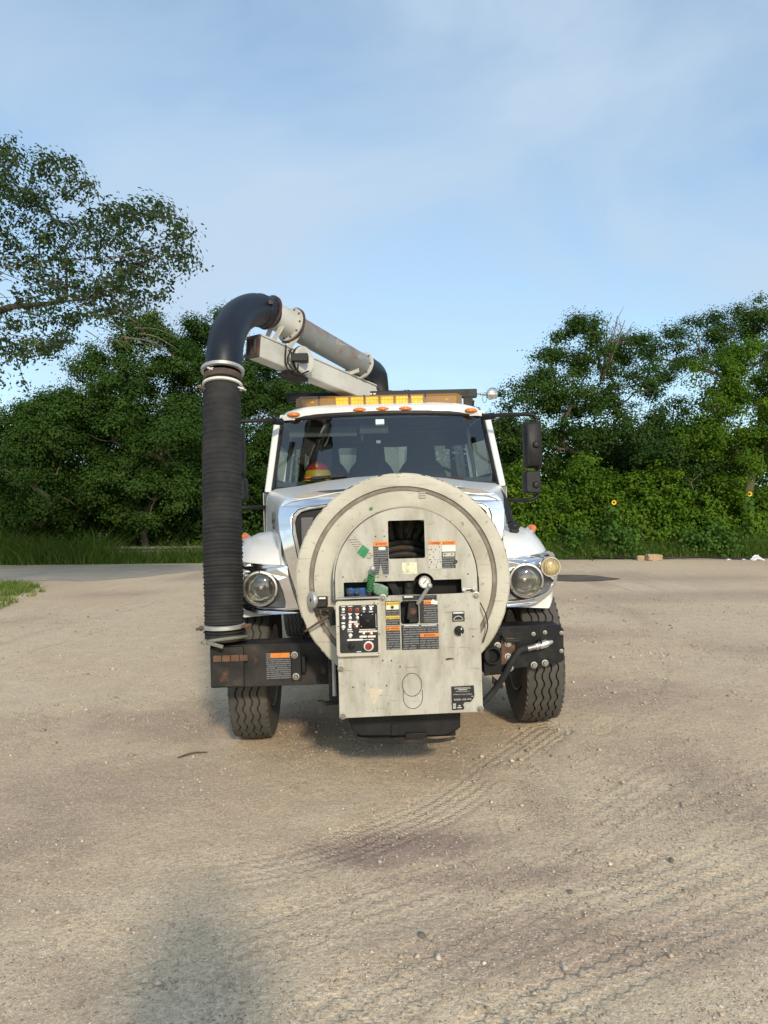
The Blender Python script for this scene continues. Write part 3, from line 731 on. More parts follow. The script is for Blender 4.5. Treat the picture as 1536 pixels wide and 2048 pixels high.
# overhanging oak, nearer than the rest, its trunk left of the frame
M['oakbark'] = pm('dark_oak_bark', (0.045, 0.036, 0.028), (0.085, 0.07, 0.055), 12, rough=0.95, bump=0.6, bscale=30)
def oak():
    base = Vector((-9.6, 12.4, 0)); t = empty('oak_tree', base)
    tag(t, 'near oak tree reaching sparse grey-green branches in from the left', 'tree')
    poly = [(-520, 330), (-300, 180), (-120, 200), (0, 262), (45, 285), (95, 305), (150, 320), (175, 350), (200, 400), (240, 405), (290, 395), (335, 405), (372, 455), (395, 520), (385, 540), (330, 555), (330, 595), (285, 610), (240, 640), (190, 650), (205, 690), (150, 680), (105, 712), (60, 715), (52, 765), (0, 778), (-150, 760), (-400, 700)]
    P = np.array(poly, float)
    def inside(x, y):
        c = False; j = len(P) - 1
        for i in range(len(P)):
            if (P[i, 1] > y) != (P[j, 1] > y) and x < (P[j, 0] - P[i, 0]) * (y - P[i, 1]) / (P[j, 1] - P[i, 1]) + P[i, 0]: c = not c
            j = i
        return c
    cs = []
    while len(cs) < 1500:
        x, y = rng.uniform(-520, 400), rng.uniform(180, 780)
        if not inside(x, y): continue
        if float(vnoise(x, y, 48, 77)) < 0.26 and rng.uniform() < 0.75: continue
        if 560 < y < 640 and x < 140 and rng.uniform() < 0.5: continue
        if y > 650 and rng.uniform() < 0.35: continue
        depth = 12.2 + rng.normal(0, 0.8)
        p = W(x, y, depth); cs.append((p.x - base.x, p.y - base.y, p.z))
    for (x, y) in ((20, 275), (150, 325), (215, 405), (320, 410), (372, 455), (398, 530), (330, 595), (345, 560), (180, 385), (110, 320), (48, 765), (30, 700), (108, 712)):
        p = W(x, y, 12.2); cs.append((p.x - base.x, p.y - base.y, p.z))
    cs = np.array(cs)
    a0 = W(-60, 640, 12.3) - base; a1 = W(110, 606, 12.2) - base; a2 = W(220, 590, 12.2) - base
    start = [(0, 0, -0.1), (0.1, 0, 1.5), (0.5, -0.05, 2.9), (1.4, -0.1, 3.9), tuple(a0), tuple(a0.lerp(a1, 0.5) + Vector((0, 0, 0.08))), tuple(a1), tuple(a2)]
    nd, pa, ra = grow(None, cs[rng.uniform(0, 1, len(cs)) < 0.6], 0.26, jit=0.2, minr=0.005, seg=5, start=start)
    ns = len(start); ra[:ns] = np.interp(np.arange(ns), [0, 3, 4, ns - 1], [0.24, 0.16, 0.075, 0.014])
    for i in range(ns, len(ra)): ra[i] = min(ra[i], 0.8 * ra[pa[i]] + 0.001, 0.035)
    ra = np.maximum(ra, 0.004)
    twig = nd[ns:][ra[ns:] < 0.0075]; twig = twig[rng.uniform(0, 1, len(twig)) < 0.5]
    cs = np.concatenate([cs, twig])
    v, q = branch_arrays(nd, pa, ra, 6)
    np_mesh('trunk', v, q, 'oakbark', t, smooth=True)
    # bare drooping twigs under the limb
    tw = MB()
    for k in range(90):
        x, y = rng.uniform(-150, 280), rng.uniform(500, 680)
        s = W(x, y, 12.2 + rng.normal(0, 0.5)) - base
        e = s + Vector((rng.uniform(0.2, 0.8), rng.uniform(-.3, .3), rng.uniform(-.45, .05)))
        tw.tube(spline([s, s.lerp(e, 0.5) + Vector((0, 0, rng.uniform(0, .12))), e], 3), [0.008, 0.008, 0.007, 0.006, 0.005, 0.004, 0.003], 4)
    tag(tw.build('dead_twig', 'deadwood', t), kind='stuff')
    outs = unit(cs - np.array([2.0, 0, 4.0]))
    foliage('crown', cs, outs, t, 'leaf_oak', 12, 0.10, 0.085, 0.042, 0.48, up=0.3)
oak()

# shrubs under the left-hand trees
SL = [('dark low shrub at the far left beside the tall grass', 20, 960, 1118, 120), ('dark shrub under the left-hand tree, second from the frame edge', 130, 985, 1118, 120),
      ('dark shrub in the deep shade under the rounded tree', 225, 1000, 1116, 110), ('broad-leaved shrub below the hanging dead twigs', 290, 960, 1112, 120),
      ('dark shrub directly left of the ribbed hose', 375, 960, 1112, 110), ('shrub seen between the hose and the cab', 520, 930, 1112, 130)]
for lab, px, y0, y1, w in SL:
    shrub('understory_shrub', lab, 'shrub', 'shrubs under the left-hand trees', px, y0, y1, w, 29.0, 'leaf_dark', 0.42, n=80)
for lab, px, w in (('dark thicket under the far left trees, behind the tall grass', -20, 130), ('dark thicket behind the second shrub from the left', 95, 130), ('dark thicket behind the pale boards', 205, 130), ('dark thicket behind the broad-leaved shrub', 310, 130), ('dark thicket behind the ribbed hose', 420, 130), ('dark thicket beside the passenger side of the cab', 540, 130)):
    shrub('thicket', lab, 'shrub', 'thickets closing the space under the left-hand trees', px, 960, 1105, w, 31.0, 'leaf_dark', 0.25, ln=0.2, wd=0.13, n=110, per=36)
SR = [('bright green shrub directly behind the mirror arm', 1035, 935, 1112, 110), ('bright shrub right of the mirror, with ragged top', 1105, 970, 1112, 110),
      ('rounded bright shrub under the open tree trunk', 1175, 915, 1110, 115), ('bright shrub behind the taller sunflower', 1245, 955, 1110, 115),
      ('bright shrub above the tan stone block', 1310, 930, 1110, 100), ('shrub left of the leaning right-hand sunflower', 1375, 1000, 1110, 110),
      ('tall shrub merging into the bright right-hand tree', 1440, 960, 1110, 110), ('shrub at the right edge behind the white plastic', 1515, 985, 1112, 120)]
for i, (lab, px, y0, y1, w) in enumerate(SR):
    shrub('hedge_shrub', lab, 'shrub', 'bright shrubs along the right-hand edge', px, y0, y1, w, 26.6 + 0.5 * (i % 2), 'leaf_bright', 0.5 - 0.05 * (i % 3), ln=0.12, wd=0.08, n=150, per=52)
# broad-leaved weeds in front of the hedge
for i, (lab, px, y0, w) in enumerate((('leafy weed clump at the foot of the hedge near the fender', 1150, 1060, 50), ('grey-green weed clump left of the tan stone block', 1235, 1050, 55),
        ('broad weed clump right of the tan stone block', 1380, 1062, 60), ('grey-green weed clump near the white plastic', 1440, 1045, 55))):
    shrub('weed_clump', lab, 'weed', 'weeds at the foot of the hedge', px, y0, 1117, w, 25.5, 'leaf_weed', 0.35, ln=0.13, wd=0.09, n=34, per=22)

# sunflowers
def sunflower(label, px, ytop, ybase, D):
    b = gbase(px, D); b = W(px, ybase, D); base = Vector((b.x, b.y, 0)); t = empty('sunflower', base); tag(t, label, 'sunflower', 'wild sunflowers in front of the hedge')
    top = W(px + 4, ytop, D) - base; mb = MB()
    st = spline([(0, 0, -0.05), (0.03, 0, top.z * 0.5), tuple(top)], 6); mb.tube(st, 0.014, 6); mb.build('stem', 'leaf_weed', t)
    n = 46; k = np.array([i / n for i in range(n)]); z = 0.1 + k * (top.z - 0.2)
    an = rng.uniform(0, 2 * pi, n); c = np.stack([np.cos(an) * 0.15 + top.x * k, np.sin(an) * 0.15 + top.y * k, z], 1)
    v, q = leaf_arrays(c, np.stack([np.cos(an), np.sin(an) - 0.5, 0 * an], 1), 0.24, 0.17, 0.6, 0.5)
    np_mesh('leaf', v, q, 'leaf_weed', t, np.repeat(rng.uniform(0.2, 0.5, n), 4))
    hc = top + Vector((0, -0.05, 0)); pb = MB()
    for j in range(14):
        a = 2 * pi * j / 14; d1 = Vector((cos(a), -0.15, sin(a))); s = Vector((-sin(a), 0, cos(a)))
        pb.add([hc + d1 * 0.035 + s * 0.014, hc + d1 * 0.035 - s * 0.014, hc + d1 * 0.070 - s * 0.014, hc + d1 * 0.092, hc + d1 * 0.070 + s * 0.014], [(0, 1, 2, 3, 4)])
    h = MB(); h.lathe([(0.0, -0.025), (0.03, -0.02), (0.046, 0), (0.03, 0.02), (0.0, 0.03)], hc, (0, 1, 0), 12)
    ho = h.build('flower_head', 'seedhead', t); pb.build('petal', 'petal', ho, smooth=False)
sunflower('sunflower with open yellow head in front of the middle of the hedge', 1223, 1005, 1112, 25.6)
sunflower('sunflower with yellow head on a leafy stem near the right edge', 1494, 988, 1114, 25.6)

# grass: roadside strips and the verge on the left
def blades(name, pts, hts, wid, mat, tint):
    n = len(pts); a = rng.uniform(0, 2 * pi, n); lean = rng.normal(0, 0.35, (n, 2))
    b = np.stack([np.cos(a), np.sin(a), 0 * a], 1) * (wid * rng.uniform(0.6, 1.3, n))[:, None] * 0.5
    up = np.stack([lean[:, 0] * hts, lean[:, 1] * hts, hts], 1)
    mid = pts + up * 0.55; tip = pts + up * np.array([1.7, 1.7, 0.98])
    v = np.stack([pts - b, pts + b, mid + b * 0.7, tip, mid - b * 0.7], 1).reshape(-1, 3); i = (np.arange(n) * 5)[:, None, None]
    q = (i + np.array([[0, 1, 2], [0, 2, 4], [4, 2, 3]])[None]).reshape(-1, 3)
    o = np_mesh(name, v, q, mat, None, np.repeat(tint, 5))
    return tag(o, kind='stuff')
def strip(x0, x1, yfun, n, depth, h0, h1, seed):
    X = rng.uniform(x0, x1, n); Y = yfun(X) + np.abs(rng.normal(0, depth, n)); hh = h0 + (h1 - h0) * rng.uniform(0, 1, n) * np.clip((Y - yfun(X)) / depth + 0.3, 0, 1)
    hh = hh * (0.5 + fbm(X, Y, 1.6, seed, 3))
    return np.stack([X, Y, gz(X, Y)], 1), hh
yl = lambda X: 25.2 + 0.5 * (fbm(X, X * 0, 2.0, 61, 3) - 0.5)
p, h = strip(-22, -3.0, yl, 12000, 0.8, 0.14, 0.7, 71)
far_l = p[:, 0] < -9.5; h[far_l] *= 1.9
o = blades('roadside_grass', p, h, 0.03, 'grass', np.clip(rng.normal(0.42, 0.2, len(p)), 0, 1)); tag(o, 'tall rough grass below the left-hand trees along the road', 'grass')
p, h = strip(5.5, 22, lambda X: 25.0 + 0.4 * (fbm(X, X * 0, 2.0, 62, 3) - 0.5), 16000, 0.7, 0.14, 0.95, 72)
o = blades('hedge_foot_grass', p, h, 0.03, 'grass', np.clip(rng.normal(0.52, 0.22, len(p)), 0, 1)); tag(o, 'green grass and weeds along the foot of the right-hand hedge', 'grass')
vp = [G(*q) for q in ((-260, 1172), (0, 1166), (55, 1170), (98, 1180), (75, 1190), (30, 1207), (-5, 1222), (-260, 1270))]
vp = np.array([(q.x, q.y) for q in vp])
pts = []
while len(pts) < 9000:
    x, y = rng.uniform(vp[:, 0].min(), vp[:, 0].max()), rng.uniform(vp[:, 1].min(), vp[:, 1].max()); c = False; j = len(vp) - 1
    for i in range(len(vp)):
        if (vp[i, 1] > y) != (vp[j, 1] > y) and x < (vp[j, 0] - vp[i, 0]) * (y - vp[i, 1]) / (vp[j, 1] - vp[i, 1]) + vp[i, 0]: c = not c
        j = i
    if c and float(fbm(x, y, 0.8, 81, 4)) > 0.40 + 0.10 * rng.uniform(): pts.append((x, y))
pts = np.array(pts); p = np.stack([pts[:, 0], pts[:, 1], gz(pts[:, 0], pts[:, 1])], 1)
o = blades('verge_grass', p, rng.uniform(0.04, 0.18, len(p)), 0.018, 'grass', np.clip(rng.normal(0.72, 0.25, len(p)), 0, 1)); tag(o, 'short grass tongue at the left edge between the road and the dirt', 'grass')

# pale boards low behind the left-hand shrubs
fb = empty('board_fence', W(330, 1120, 27.6).xy.to_3d()); tag(fb, 'low weathered pale boards showing behind the shrubs left of the hose', 'fence')
xa, xb = (W(150, 1100, 27.6).x, W(470, 1100, 27.6).x)
for r in range(4):
    z = 0.06 + r * 0.13; x = xa + random.uniform(0, .6)
    while x < xb:
        ln = random.uniform(1.2, 2.2); b = MB(); b.box(-ln / 2, ln / 2, -0.02, 0.02, -0.045, 0.045, Matrix.Rotation(random.uniform(-.012, .012), 4, 'Y'))
        b.build('board', 'board', fb, bevel=0.004, loc=(x + ln / 2 - fb.location.x, random.uniform(-.015, .015), z)); x += ln + 0.02
for k in range(5):
    b = MB(); b.box(-.045, .045, .025, .11, -.1, .52); b.build('post', 'board', fb, bevel=0.005, loc=(xa - fb.location.x + 0.4 + k * (xb - xa - .6) / 4, 0.0, 0))

# edge clutter on the right
def rock(name, loc, size, mat, label=None, cat=None, group=None, seed=0, blocky=False):
    r = random.Random(seed); bm = bmesh.new(); bmesh.ops.create_icosphere(bm, subdivisions=2 if not blocky else 3, radius=1)
    for v in bm.verts:
        if blocky:
            m = max(abs(v.co.x), abs(v.co.y), abs(v.co.z)); v.co = v.co / m * (0.9 + 0.1 * m)
        v.co *= 1 + r.uniform(-.12, .12) * (0.35 if blocky else 1)
        v.co = Vector((v.co.x * size[0], v.co.y * size[1], v.co.z * size[2]))
    me = bpy.data.meshes.new(name); bm.to_mesh(me); bm.free(); me.materials.append(M[mat])
    o = bpy.data.objects.new(name, me); COL.objects.link(o); o.location = loc; o.rotation_euler = (0, 0, r.uniform(0, 6))
    if label: tag(o, label, cat, group)
    return o
q = G(1307, 1121); o = rock('stone_block', (q.x, q.y, 0.10), (0.25, 0.16, 0.11), 'stone', 'tan rectangular stone block at the edge of the grass on the right', 'stone', seed=3, blocky=True); o.rotation_euler = (0, 0.03, 0.15)
q = G(1283, 1121); rock('stone_block', (q.x, q.y + .1, 0.07), (0.12, 0.12, 0.09), 'stone', 'smaller brown stone touching the left end of the tan block', 'stone', seed=5, blocky=True)
def film(px, py, s, label, seed):
    r = random.Random(seed); q = G(px, py); n = 9; mb = MB(); vs = []; fs = []
    for i in range(n):
        for j in range(n):
            u, v = i / (n - 1) - .5, j / (n - 1) - .5
            vs.append((u * s[0] + r.uniform(-.03, .03), v * s[1] + r.uniform(-.03, .03), s[2] * (1 - 3.2 * (u * u + v * v)) * r.uniform(.45, 1.1) + 0.012))
    for i in range(n - 1):
        for j in range(n - 1): fs.append((i * n + j, (i + 1) * n + j, (i + 1) * n + j + 1, i * n + j + 1))
    mb.add(vs, fs); o = mb.build('plastic_film', 'plasticwhite', None, loc=(q.x, q.y, gz1(q.x, q.y))); tag(o, label, 'litter')
film(1513, 1120, (0.42, 0.3, 0.16), 'largest crumpled white plastic film at the far right edge', 4)
film(1457, 1121, (0.16, 0.14, 0.06), 'small white plastic scrap left of the larger film', 6)
film(1487, 1121, (0.13, 0.12, 0.05), 'smallest white plastic scrap beside the larger film', 9)
pp = [G(1130, 1119.5), G(1220, 1119), G(1300, 1119.5), G(1390, 1119), G(1480, 1119.8), G(1560, 1119), G(1750, 1118)]
mb = MB(); mb.tube(spline([(p.x, p.y, 0.045 + 0.03 * (i % 2)) for i, p in enumerate(pp)], 8), 0.035, 8)
tag(mb.build('drain_pipe', 'plastic'), 'thin black pipe lying along the foot of the right-hand hedge', 'pipe')

# gravel lying on the dirt
def gravel_field():
    oct_v = np.array([(1, 0, 0), (-1, 0, 0), (0, 1, 0), (0, -1, 0), (0, 0, 1), (0, 0, -0.7)], float)
    oct_f = np.array([(0, 2, 4), (2, 1, 4), (1, 3, 4), (3, 0, 4), (2, 0, 5), (1, 2, 5), (3, 1, 5), (0, 3, 5)])
    n = 150000
    # more stones close by, thinning with distance
    Y = 2.0 + 12.0 * rng.uniform(0, 1, n) ** 1.7; half = 0.60 * Y + 0.3; X = rng.uniform(-1, 1, n) * half
    g = np.clip((fbm(X, Y, 1.9, 31, 5) - 0.48) * 5.0, 0, 1)
    for (px, py, rx, ry, a) in ((800, 1690, 0.55, 0.22, 1.0), (1180, 1400, 0.9, 0.6, 1.0), (180, 1560, 0.9, 0.5, .8), (520, 1490, 0.5, .35, 1.), (820, 1545, .8, .25, .8)):
        c = G(px, py); g = np.maximum(g, a * np.exp(-(((X - c.x) / rx) ** 2 + ((Y - c.y) / ry) ** 2)))
    cl = fbm(X, Y, 0.22, 91, 2)
    keep = rng.uniform(0, 1, n) < (0.10 + 0.75 * g) * np.clip((cl - 0.30) * 3, 0.1, 1); X, Y = X[keep], Y[keep]; n = len(X)
    s = 0.0024 + 0.0046 * rng.uniform(0, 1, n) ** 2.5 + 0.012 * (rng.uniform(0, 1, n) > 0.985) * rng.uniform(0.3, 1, n)
    s = s * np.clip(Y / 4.0, 0.9, 1.9)
    an = rng.uniform(0, 2 * pi, n); sc = s[:, None] * rng.uniform(0.6, 1.3, (n, 3)) * np.array([1.15, 1.0, 0.75])
    v = oct_v[None] * sc[:, None, :] * rng.uniform(0.75, 1.2, (n, 6, 1)); ca, sa = np.cos(an)[:, None], np.sin(an)[:, None]
    vx = v[:, :, 0] * ca - v[:, :, 1] * sa; vy = v[:, :, 0] * sa + v[:, :, 1] * ca
    V = np.stack([vx + X[:, None], vy + Y[:, None], v[:, :, 2] + (gz(X, Y) + s * 0.25)[:, None]], -1).reshape(-1, 3)
    Fq = (oct_f[None] + (np.arange(n) * 6)[:, None, None]).reshape(-1, 3)
    m, nt, b = _new('loose_gravel'); at = nt.nodes.new('ShaderNodeAttribute'); at.attribute_name = 'tint'
    r = _ramp(nt, at.outputs['Fac'], 0.0, 1.0, (0.26, 0.215, 0.17, 1), (0.74, 0.68, 0.57, 1)); r.color_ramp.elements.new(0.6).color = (0.48, 0.40, 0.30, 1)
    nt.links.new(r.outputs['Color'], b.inputs['Base Color']); b.inputs['Roughness'].default_value = 0.9; M['gravel'] = m
    o = np_mesh('gravel', V, Fq, 'gravel', None, np.repeat(np.clip(rng.beta(1.9, 2.2, n), 0, 1), 6))
    tag(o, 'loose gravel scattered over the dirt yard', 'gravel', kind='stuff')
gravel_field()
M['pale_stone'] = pm('pale_limestone', (0.50, 0.45, 0.36), (0.36, 0.32, 0.25), 25, rough=0.9)
M['dark_stone'] = pm('dark_stone', (0.13, 0.12, 0.11), (0.2, 0.18, 0.16), 25, rough=0.9)
for k, (px, py, s, mt, lab) in enumerate(((290, 1953, .011, 'pale_stone', "pale pebble in the photographer's shadow near the bottom left"), (1141, 1797, .011, 'dark_stone', 'dark pointed stone on the track in the lower right'),
        (1343, 1738, .013, 'dark_stone', 'grey stone beside the tyre marks at the right'), (843, 1875, .015, 'dark_stone', 'flat dark stone at bottom centre'), (1130, 1946, .011, 'pale_stone', 'pale stone in the tyre print at the lower right'),
        (760, 1724, .010, 'pale_stone', 'pale pebble on the reddish gravel patch below the truck'), (116, 1810, .009, 'pale_stone', 'pale pebble at the left of the foreground dirt'))):
    q = G(px, py); rock('loose_stone', (q.x, q.y, gz1(q.x, q.y) + s * 0.3), (s * 1.2, s * .9, s * .75), mt, lab, 'stone', 'loose stones on the dirt', seed=40 + k)
a, b = G(355, 1503), G(415, 1493); mb = MB(); mb.tube(spline([(a.x, a.y, gz1(a.x, a.y) + .012), ((a.x + b.x) / 2, (a.y + b.y) / 2 + .01, gz1(b.x, b.y) + .02), (b.x, b.y, gz1(b.x, b.y) + .012)], 4), [.004, .006, .007, .007, .006, .006, .005, .004, .003], 6)
tag(mb.build('stick', 'rust'), 'thin brown stick on the dirt left of the front tyre', 'stick')
# ------------------------------------------------------------------ vacuum truck
T = empty('vacuum_truck'); T.matrix_world = TRUCK_M
tag(T, 'white sewer vacuum truck facing the camera with hose reel on its nose', 'truck')

def text(name, s, x, y, z, w, h, mat, parent, rot=0.0, side=False):
    """lettering in the x-z plane, centred at x, z, fitted into w by h"""
    cu = bpy.data.curves.new(name, 'FONT'); cu.body = s; cu.resolution_u = 2
    o = bpy.data.objects.new(name, cu); COL.objects.link(o)
    dg = bpy.context.evaluated_depsgraph_get()
    me = bpy.data.meshes.new_from_object(o.evaluated_get(dg))
    bpy.data.objects.remove(o); bpy.data.curves.remove(cu)
    n = len(me.vertices); co = np.empty(n * 3, np.float32); me.vertices.foreach_get('co', co); co = co.reshape(-1, 3)
    lo, hi = co[:, :2].min(0), co[:, :2].max(0); c = (lo + hi) / 2; k = np.array([w, h]) / np.maximum(hi - lo, 1e-6)
    uv = (co[:, :2] - c) * k; cr, sr = cos(rot), sin(rot); u = uv[:, 0] * cr - uv[:, 1] * sr; v = uv[:, 0] * sr + uv[:, 1] * cr
    if side: out = np.stack([np.full(n, x), y - u, z + v], 1)
    else: out = np.stack([x + u, np.full(n, y), z + v], 1)
    me.vertices.foreach_set('co', out.astype(np.float32).ravel()); me.update()
    me.materials.clear(); me.materials.append(M[mat])
    ob = bpy.data.objects.new(name, me); COL.objects.link(ob); ob.parent = parent; return ob

def prect(x0, y0, x1, y1, ly):
    """photo rectangle on the plane y = ly -> x0, x1, z0, z1 in the truck frame"""
    cx, cz = L((x0 + x1) / 2, (y0 + y1) / 2, ly); k = (ly - _ci.y) / FPX
    w, h = (x1 - x0) * k, (y1 - y0) * k
    return cx - w / 2, cx + w / 2, cz - h / 2, cz + h / 2
def label_plate(name, box, ly, mat, parent, th=0.002, r=0.0):
    x0, x1, z0, z1 = prect(*box, ly); mb = MB()
    mb.plate([rrect(x0, x1, z0, z1, r, 3) if r else [(x0, z0), (x1, z0), (x1, z1), (x0, z1)]], ly - th, ly + 0.001)
    return mb.build(name, mat, parent, smooth=False)
def ptext(s, box, ly, mat, parent, name='lettering'):
    x0, x1, z0, z1 = prect(*box, ly); return text(name, s, (x0 + x1) / 2, ly, (z0 + z1) / 2, x1 - x0, z1 - z0, mat, parent)

_bolt = {}
def bolt(parent, p, r=0.011, mat='steel', axis=(0, -1, 0), washer=True):
    key = (r, mat, tuple(axis), washer)
    if key not in _bolt:
        mb = MB()
        if washer: mb.lathe([(r * 1.7, 0), (r * 1.7, r * .3), (r * 1.1, r * .35)], (0, 0, 0), axis, 16, cap1=False)
        mb.lathe([(r, 0), (r, r * .9), (r * .85, r * 1.05)], (0, 0, 0), axis, 6, cap1=True)
        o = mb.build('bolt', mat, parent); _bolt[key] = o.data
    else:
        o = bpy.data.objects.new('bolt', _bolt[key]); COL.objects.link(o); o.parent = parent
    o.location = p; return o

# ---- chassis
mb = MB()
for s in (-1, 1):
    mb.box(s * .43 - .04, s * .43 + .04, -1.02, 6.6, .62, .88)
for y in (-.2, 1.2, 2.6, 4.2, 5.8): mb.box(-.39, .39, y - .05, y + .05, .66, .84)
mb.build('chassis_frame', 'dark', T, bevel=0.008)
AX = Matrix.Translation((0.014, 0, 0.52)) @ Matrix.Rotation(radians(-1.5), 4, 'Y')
mb = MB(); mb.bar(AX @ Vector((-.86, 0.02, -.05)), AX @ Vector((.86, 0.02, -.05)), .12, .11)
for s in (-1, 1): mb.tube([AX @ Vector((s * .86, .02, -.1)), AX @ Vector((s * .86, .02, .12))], .05, 10); mb.bar((s * .46, -.55, .58), (s * .46, .62, .58), .09, .05)
mb.tube([AX @ Vector((-.8, .25, -.08)), AX @ Vector((.8, .25, -.08))], .022, 8)
mb.build('front_axle', 'dark', T, bevel=0.006)
mb = MB(); mb.box(-.33, .33, -.35, .75, .72, 1.3); mb.tube([(0, -.3, .62), (0, .7, .62)], .22, 16); mb.box(-.4, .4, -.42, -.36, .78, 1.5)
mb.build('engine', 'dark', T, bevel=0.02)
for s in (-1, 1):
    mb = MB(); mb.box(s * .62 - .005, s * .62 + .005, -.45, .7, .75, 1.4)
    for k in range(3): mb.tube(spline([(s * .52, -.55 + .1 * k, .80), (s * (.56 + .03 * k), -.45, .95 + .05 * k), (s * .5, -.2, 1.15)], 4), .016, 8)
    mb.build('inner_fender', 'dark', T)
mb = MB(); mb.tube([(-.60, -.66, .80), (-.53, -.58, 1.08)], .014, 8); mb.tube([(-.44, -.66, .80), (-.50, -.58, 1.08)], .014, 8); mb.tube([(-.36, -.66, .80), (-.38, -.58, 1.06)], .018, 8)
mb.lathe([(.050, 0), (.058, .010), (.050, .02), (.044, .010), (.050, 0)], (-.52, -.62, 1.09), (0, 0, 1), 20); mb.bar((-.57, -.62, 1.10), (-.47, -.62, 1.10), .012, .008)
mb.build('drain_valve', 'dusty_black', T)

# ---- wheels
def make_tyre(width=.268, R=.52):
    """ribbed tread with zigzag grooves; x is the axle"""
    n = 224; per = 8; gs = (-.073, -.025, .025, .073); hw = .0062; dp = .015; half = width / 2 - .014
    cols = [(-half, 0, 0)]
    for g in gs: cols += [(g - hw, 1, 0), (g - hw * .7, 1, 1), (g + hw * .7, 1, 1), (g + hw, 1, 0)]
    cols.append((half, 0, 0))
    vs = []; fs = []; k = len(cols)
    for i in range(n):
        a = 2 * pi * i / n; ph = (i % per) / per; z = (abs(ph * 2 - 1) * 2 - 1) * .0105; z = max(-.0075, min(.0075, z * 1.3))
        for (x, zz, deep) in cols:
            r = R - .012 * (abs(x) / half) ** 2.5 - (dp if deep else 0); vs.append((x + z * zz, -cos(a) * r, sin(a) * r))
    for i in range(n):
        for j in range(k - 1): fs.append((i * k + j, i * k + j + 1, ((i + 1) % n) * k + j + 1, ((i + 1) % n) * k + j))
    tread = MB(); tread.add(vs, fs)
    side = MB()
    for s in (-1, 1):
        side.lathe([(R - .012, s * half), (R - .026, s * (half + .012)), (R - .055, s * (width / 2)), (R - .12, s * (width / 2 + .004)), (R - .19, s * (width / 2 - .012)), (.295, s * (width / 2 - .03)), (.28, s * (width / 2 - .06))], (0, 0, 0), (1, 0, 0), 64)
        for q in range(56):
            a = 2 * pi * q / 56; c0 = Vector((s * (half + .006), -cos(a) * (R - .022), sin(a) * (R - .022)))
            m = Matrix.Translation(c0) @ Matrix.Rotation(a, 4, 'X'); side.box(-.004, .005, -.012, .002, -.017, .017, m)
    rim = MB(); rim.lathe([(.285, -.12), (.295, -.125), (.27, -.09), (.26, 0), (.27, .09), (.295, .125), (.285, .12)], (0, 0, 0), (1, 0, 0), 40)
    rim.lathe([(.26, .03), (.18, .05), (.15, .07), (.12, .09), (.0, .095)], (0, 0, 0), (1, 0, 0), 40); rim.lathe([(.26, .02), (.14, .02), (.12, -.06), (0, -.06)], (0, 0, 0), (1, 0, 0), 40)
    return tread, side, rim
tread, side, rim = make_tyre()
_w = {}
def wheel(x, y, zrot, loc, flip=False):
    if not _w:
        r = rim.build('wheel', 'alu', T); t = tread.build('tyre_tread', 'tyre', r, ang=25); s = side.build('tyre_sidewall', 'tyre', r, ang=40); _w['m'] = (r.data, t.data, s.data)
        # groove faces get a darker tone than the ribs
        me = t.data; me.materials.append(M['groove'])
        for p in me.polygons:
            if sqrt(p.center.y ** 2 + p.center.z ** 2) < .5205 - .0105 - .012 * (abs(p.center.x) / .120) ** 2.5: p.material_index = 1
    else:
        ms = _w['m']; r, t, s = [bpy.data.objects.new(n, m) for n, m in zip(('wheel', 'tyre_tread', 'tyre_sidewall'), ms)]
        for o in (r, t, s): COL.objects.link(o)
        r.parent = T; t.parent = r; s.parent = r
    r.location = loc; r.rotation_euler = (random.uniform(0, 1) if zrot is None else zrot, radians(-1.5) if y == 0 else 0, pi if flip else 0); return r
p = AX @ Vector((-1.012, 0, 0)); wheel(-1, 0, 0.03, p, True)
p = AX @ Vector((1.008, 0, 0)); wheel(1, 0, 0.08, p)
for y in (4.4,):
    for s in (-1, 1):
        for x in (.78, 1.10): wheel(s, y, 0.3, (s * x, y, .515), s < 0)
mb = MB(); mb.tube([(-1.0, 4.4, .515), (1.0, 4.4, .515)], .07, 12); mb.ball((0, 4.4, .515), (.2, .22, .2), 16, 10); mb.build('rear_axle', 'dark', T)

# ---- hood
def hood_sec(y, w, zs, zc, zb=1.15):
    r = [(w, zb), (w, zs - .16), (w - .006, zs - .07), (w - .03, zs - .02), (w - .085, zs + .005), (w * .72, zs + (zc - zs) * .25), (w * .50, zs + (zc - zs) * .62), (w * .25, zc - .012), (0, zc)]
    return [(x, y, z) for x, z in r] + [(-x, y, z) for x, z in r[-2::-1]]
mb = MB(); mb.loft([hood_sec(-.60, .735, 1.675, 1.755), hood_sec(-.56, .75, 1.69, 1.768), hood_sec(-.40, .785, 1.71, 1.795), hood_sec(0, .865, 1.75, 1.85), hood_sec(.35, .94, 1.785, 1.885), hood_sec(.52, .975, 1.80, 1.895)])
hood = mb.build('hood', 'white', T, ang=50)
text('number', '4661', -.8295, -.18, 1.555, .30, .135, 'ink', hood, side=True)
num = hood.children[0]
me = num.data
for v in me.vertices: v.co.x = -(0.785 + (v.co.y + .40) / .40 * .08) - .003 if v.co.y < 0 else -(.865 + v.co.y / .35 * .075) - .003
# crease moulding line between hood side and fender
for s in (-1, 1):
    mb = MB(); mb.tube([(s * .757, -.52, 1.40), (s * .862, -.02, 1.43), (s * .97, .5, 1.45)], .008, 6); mb.build('hood_seam', 'white', hood)

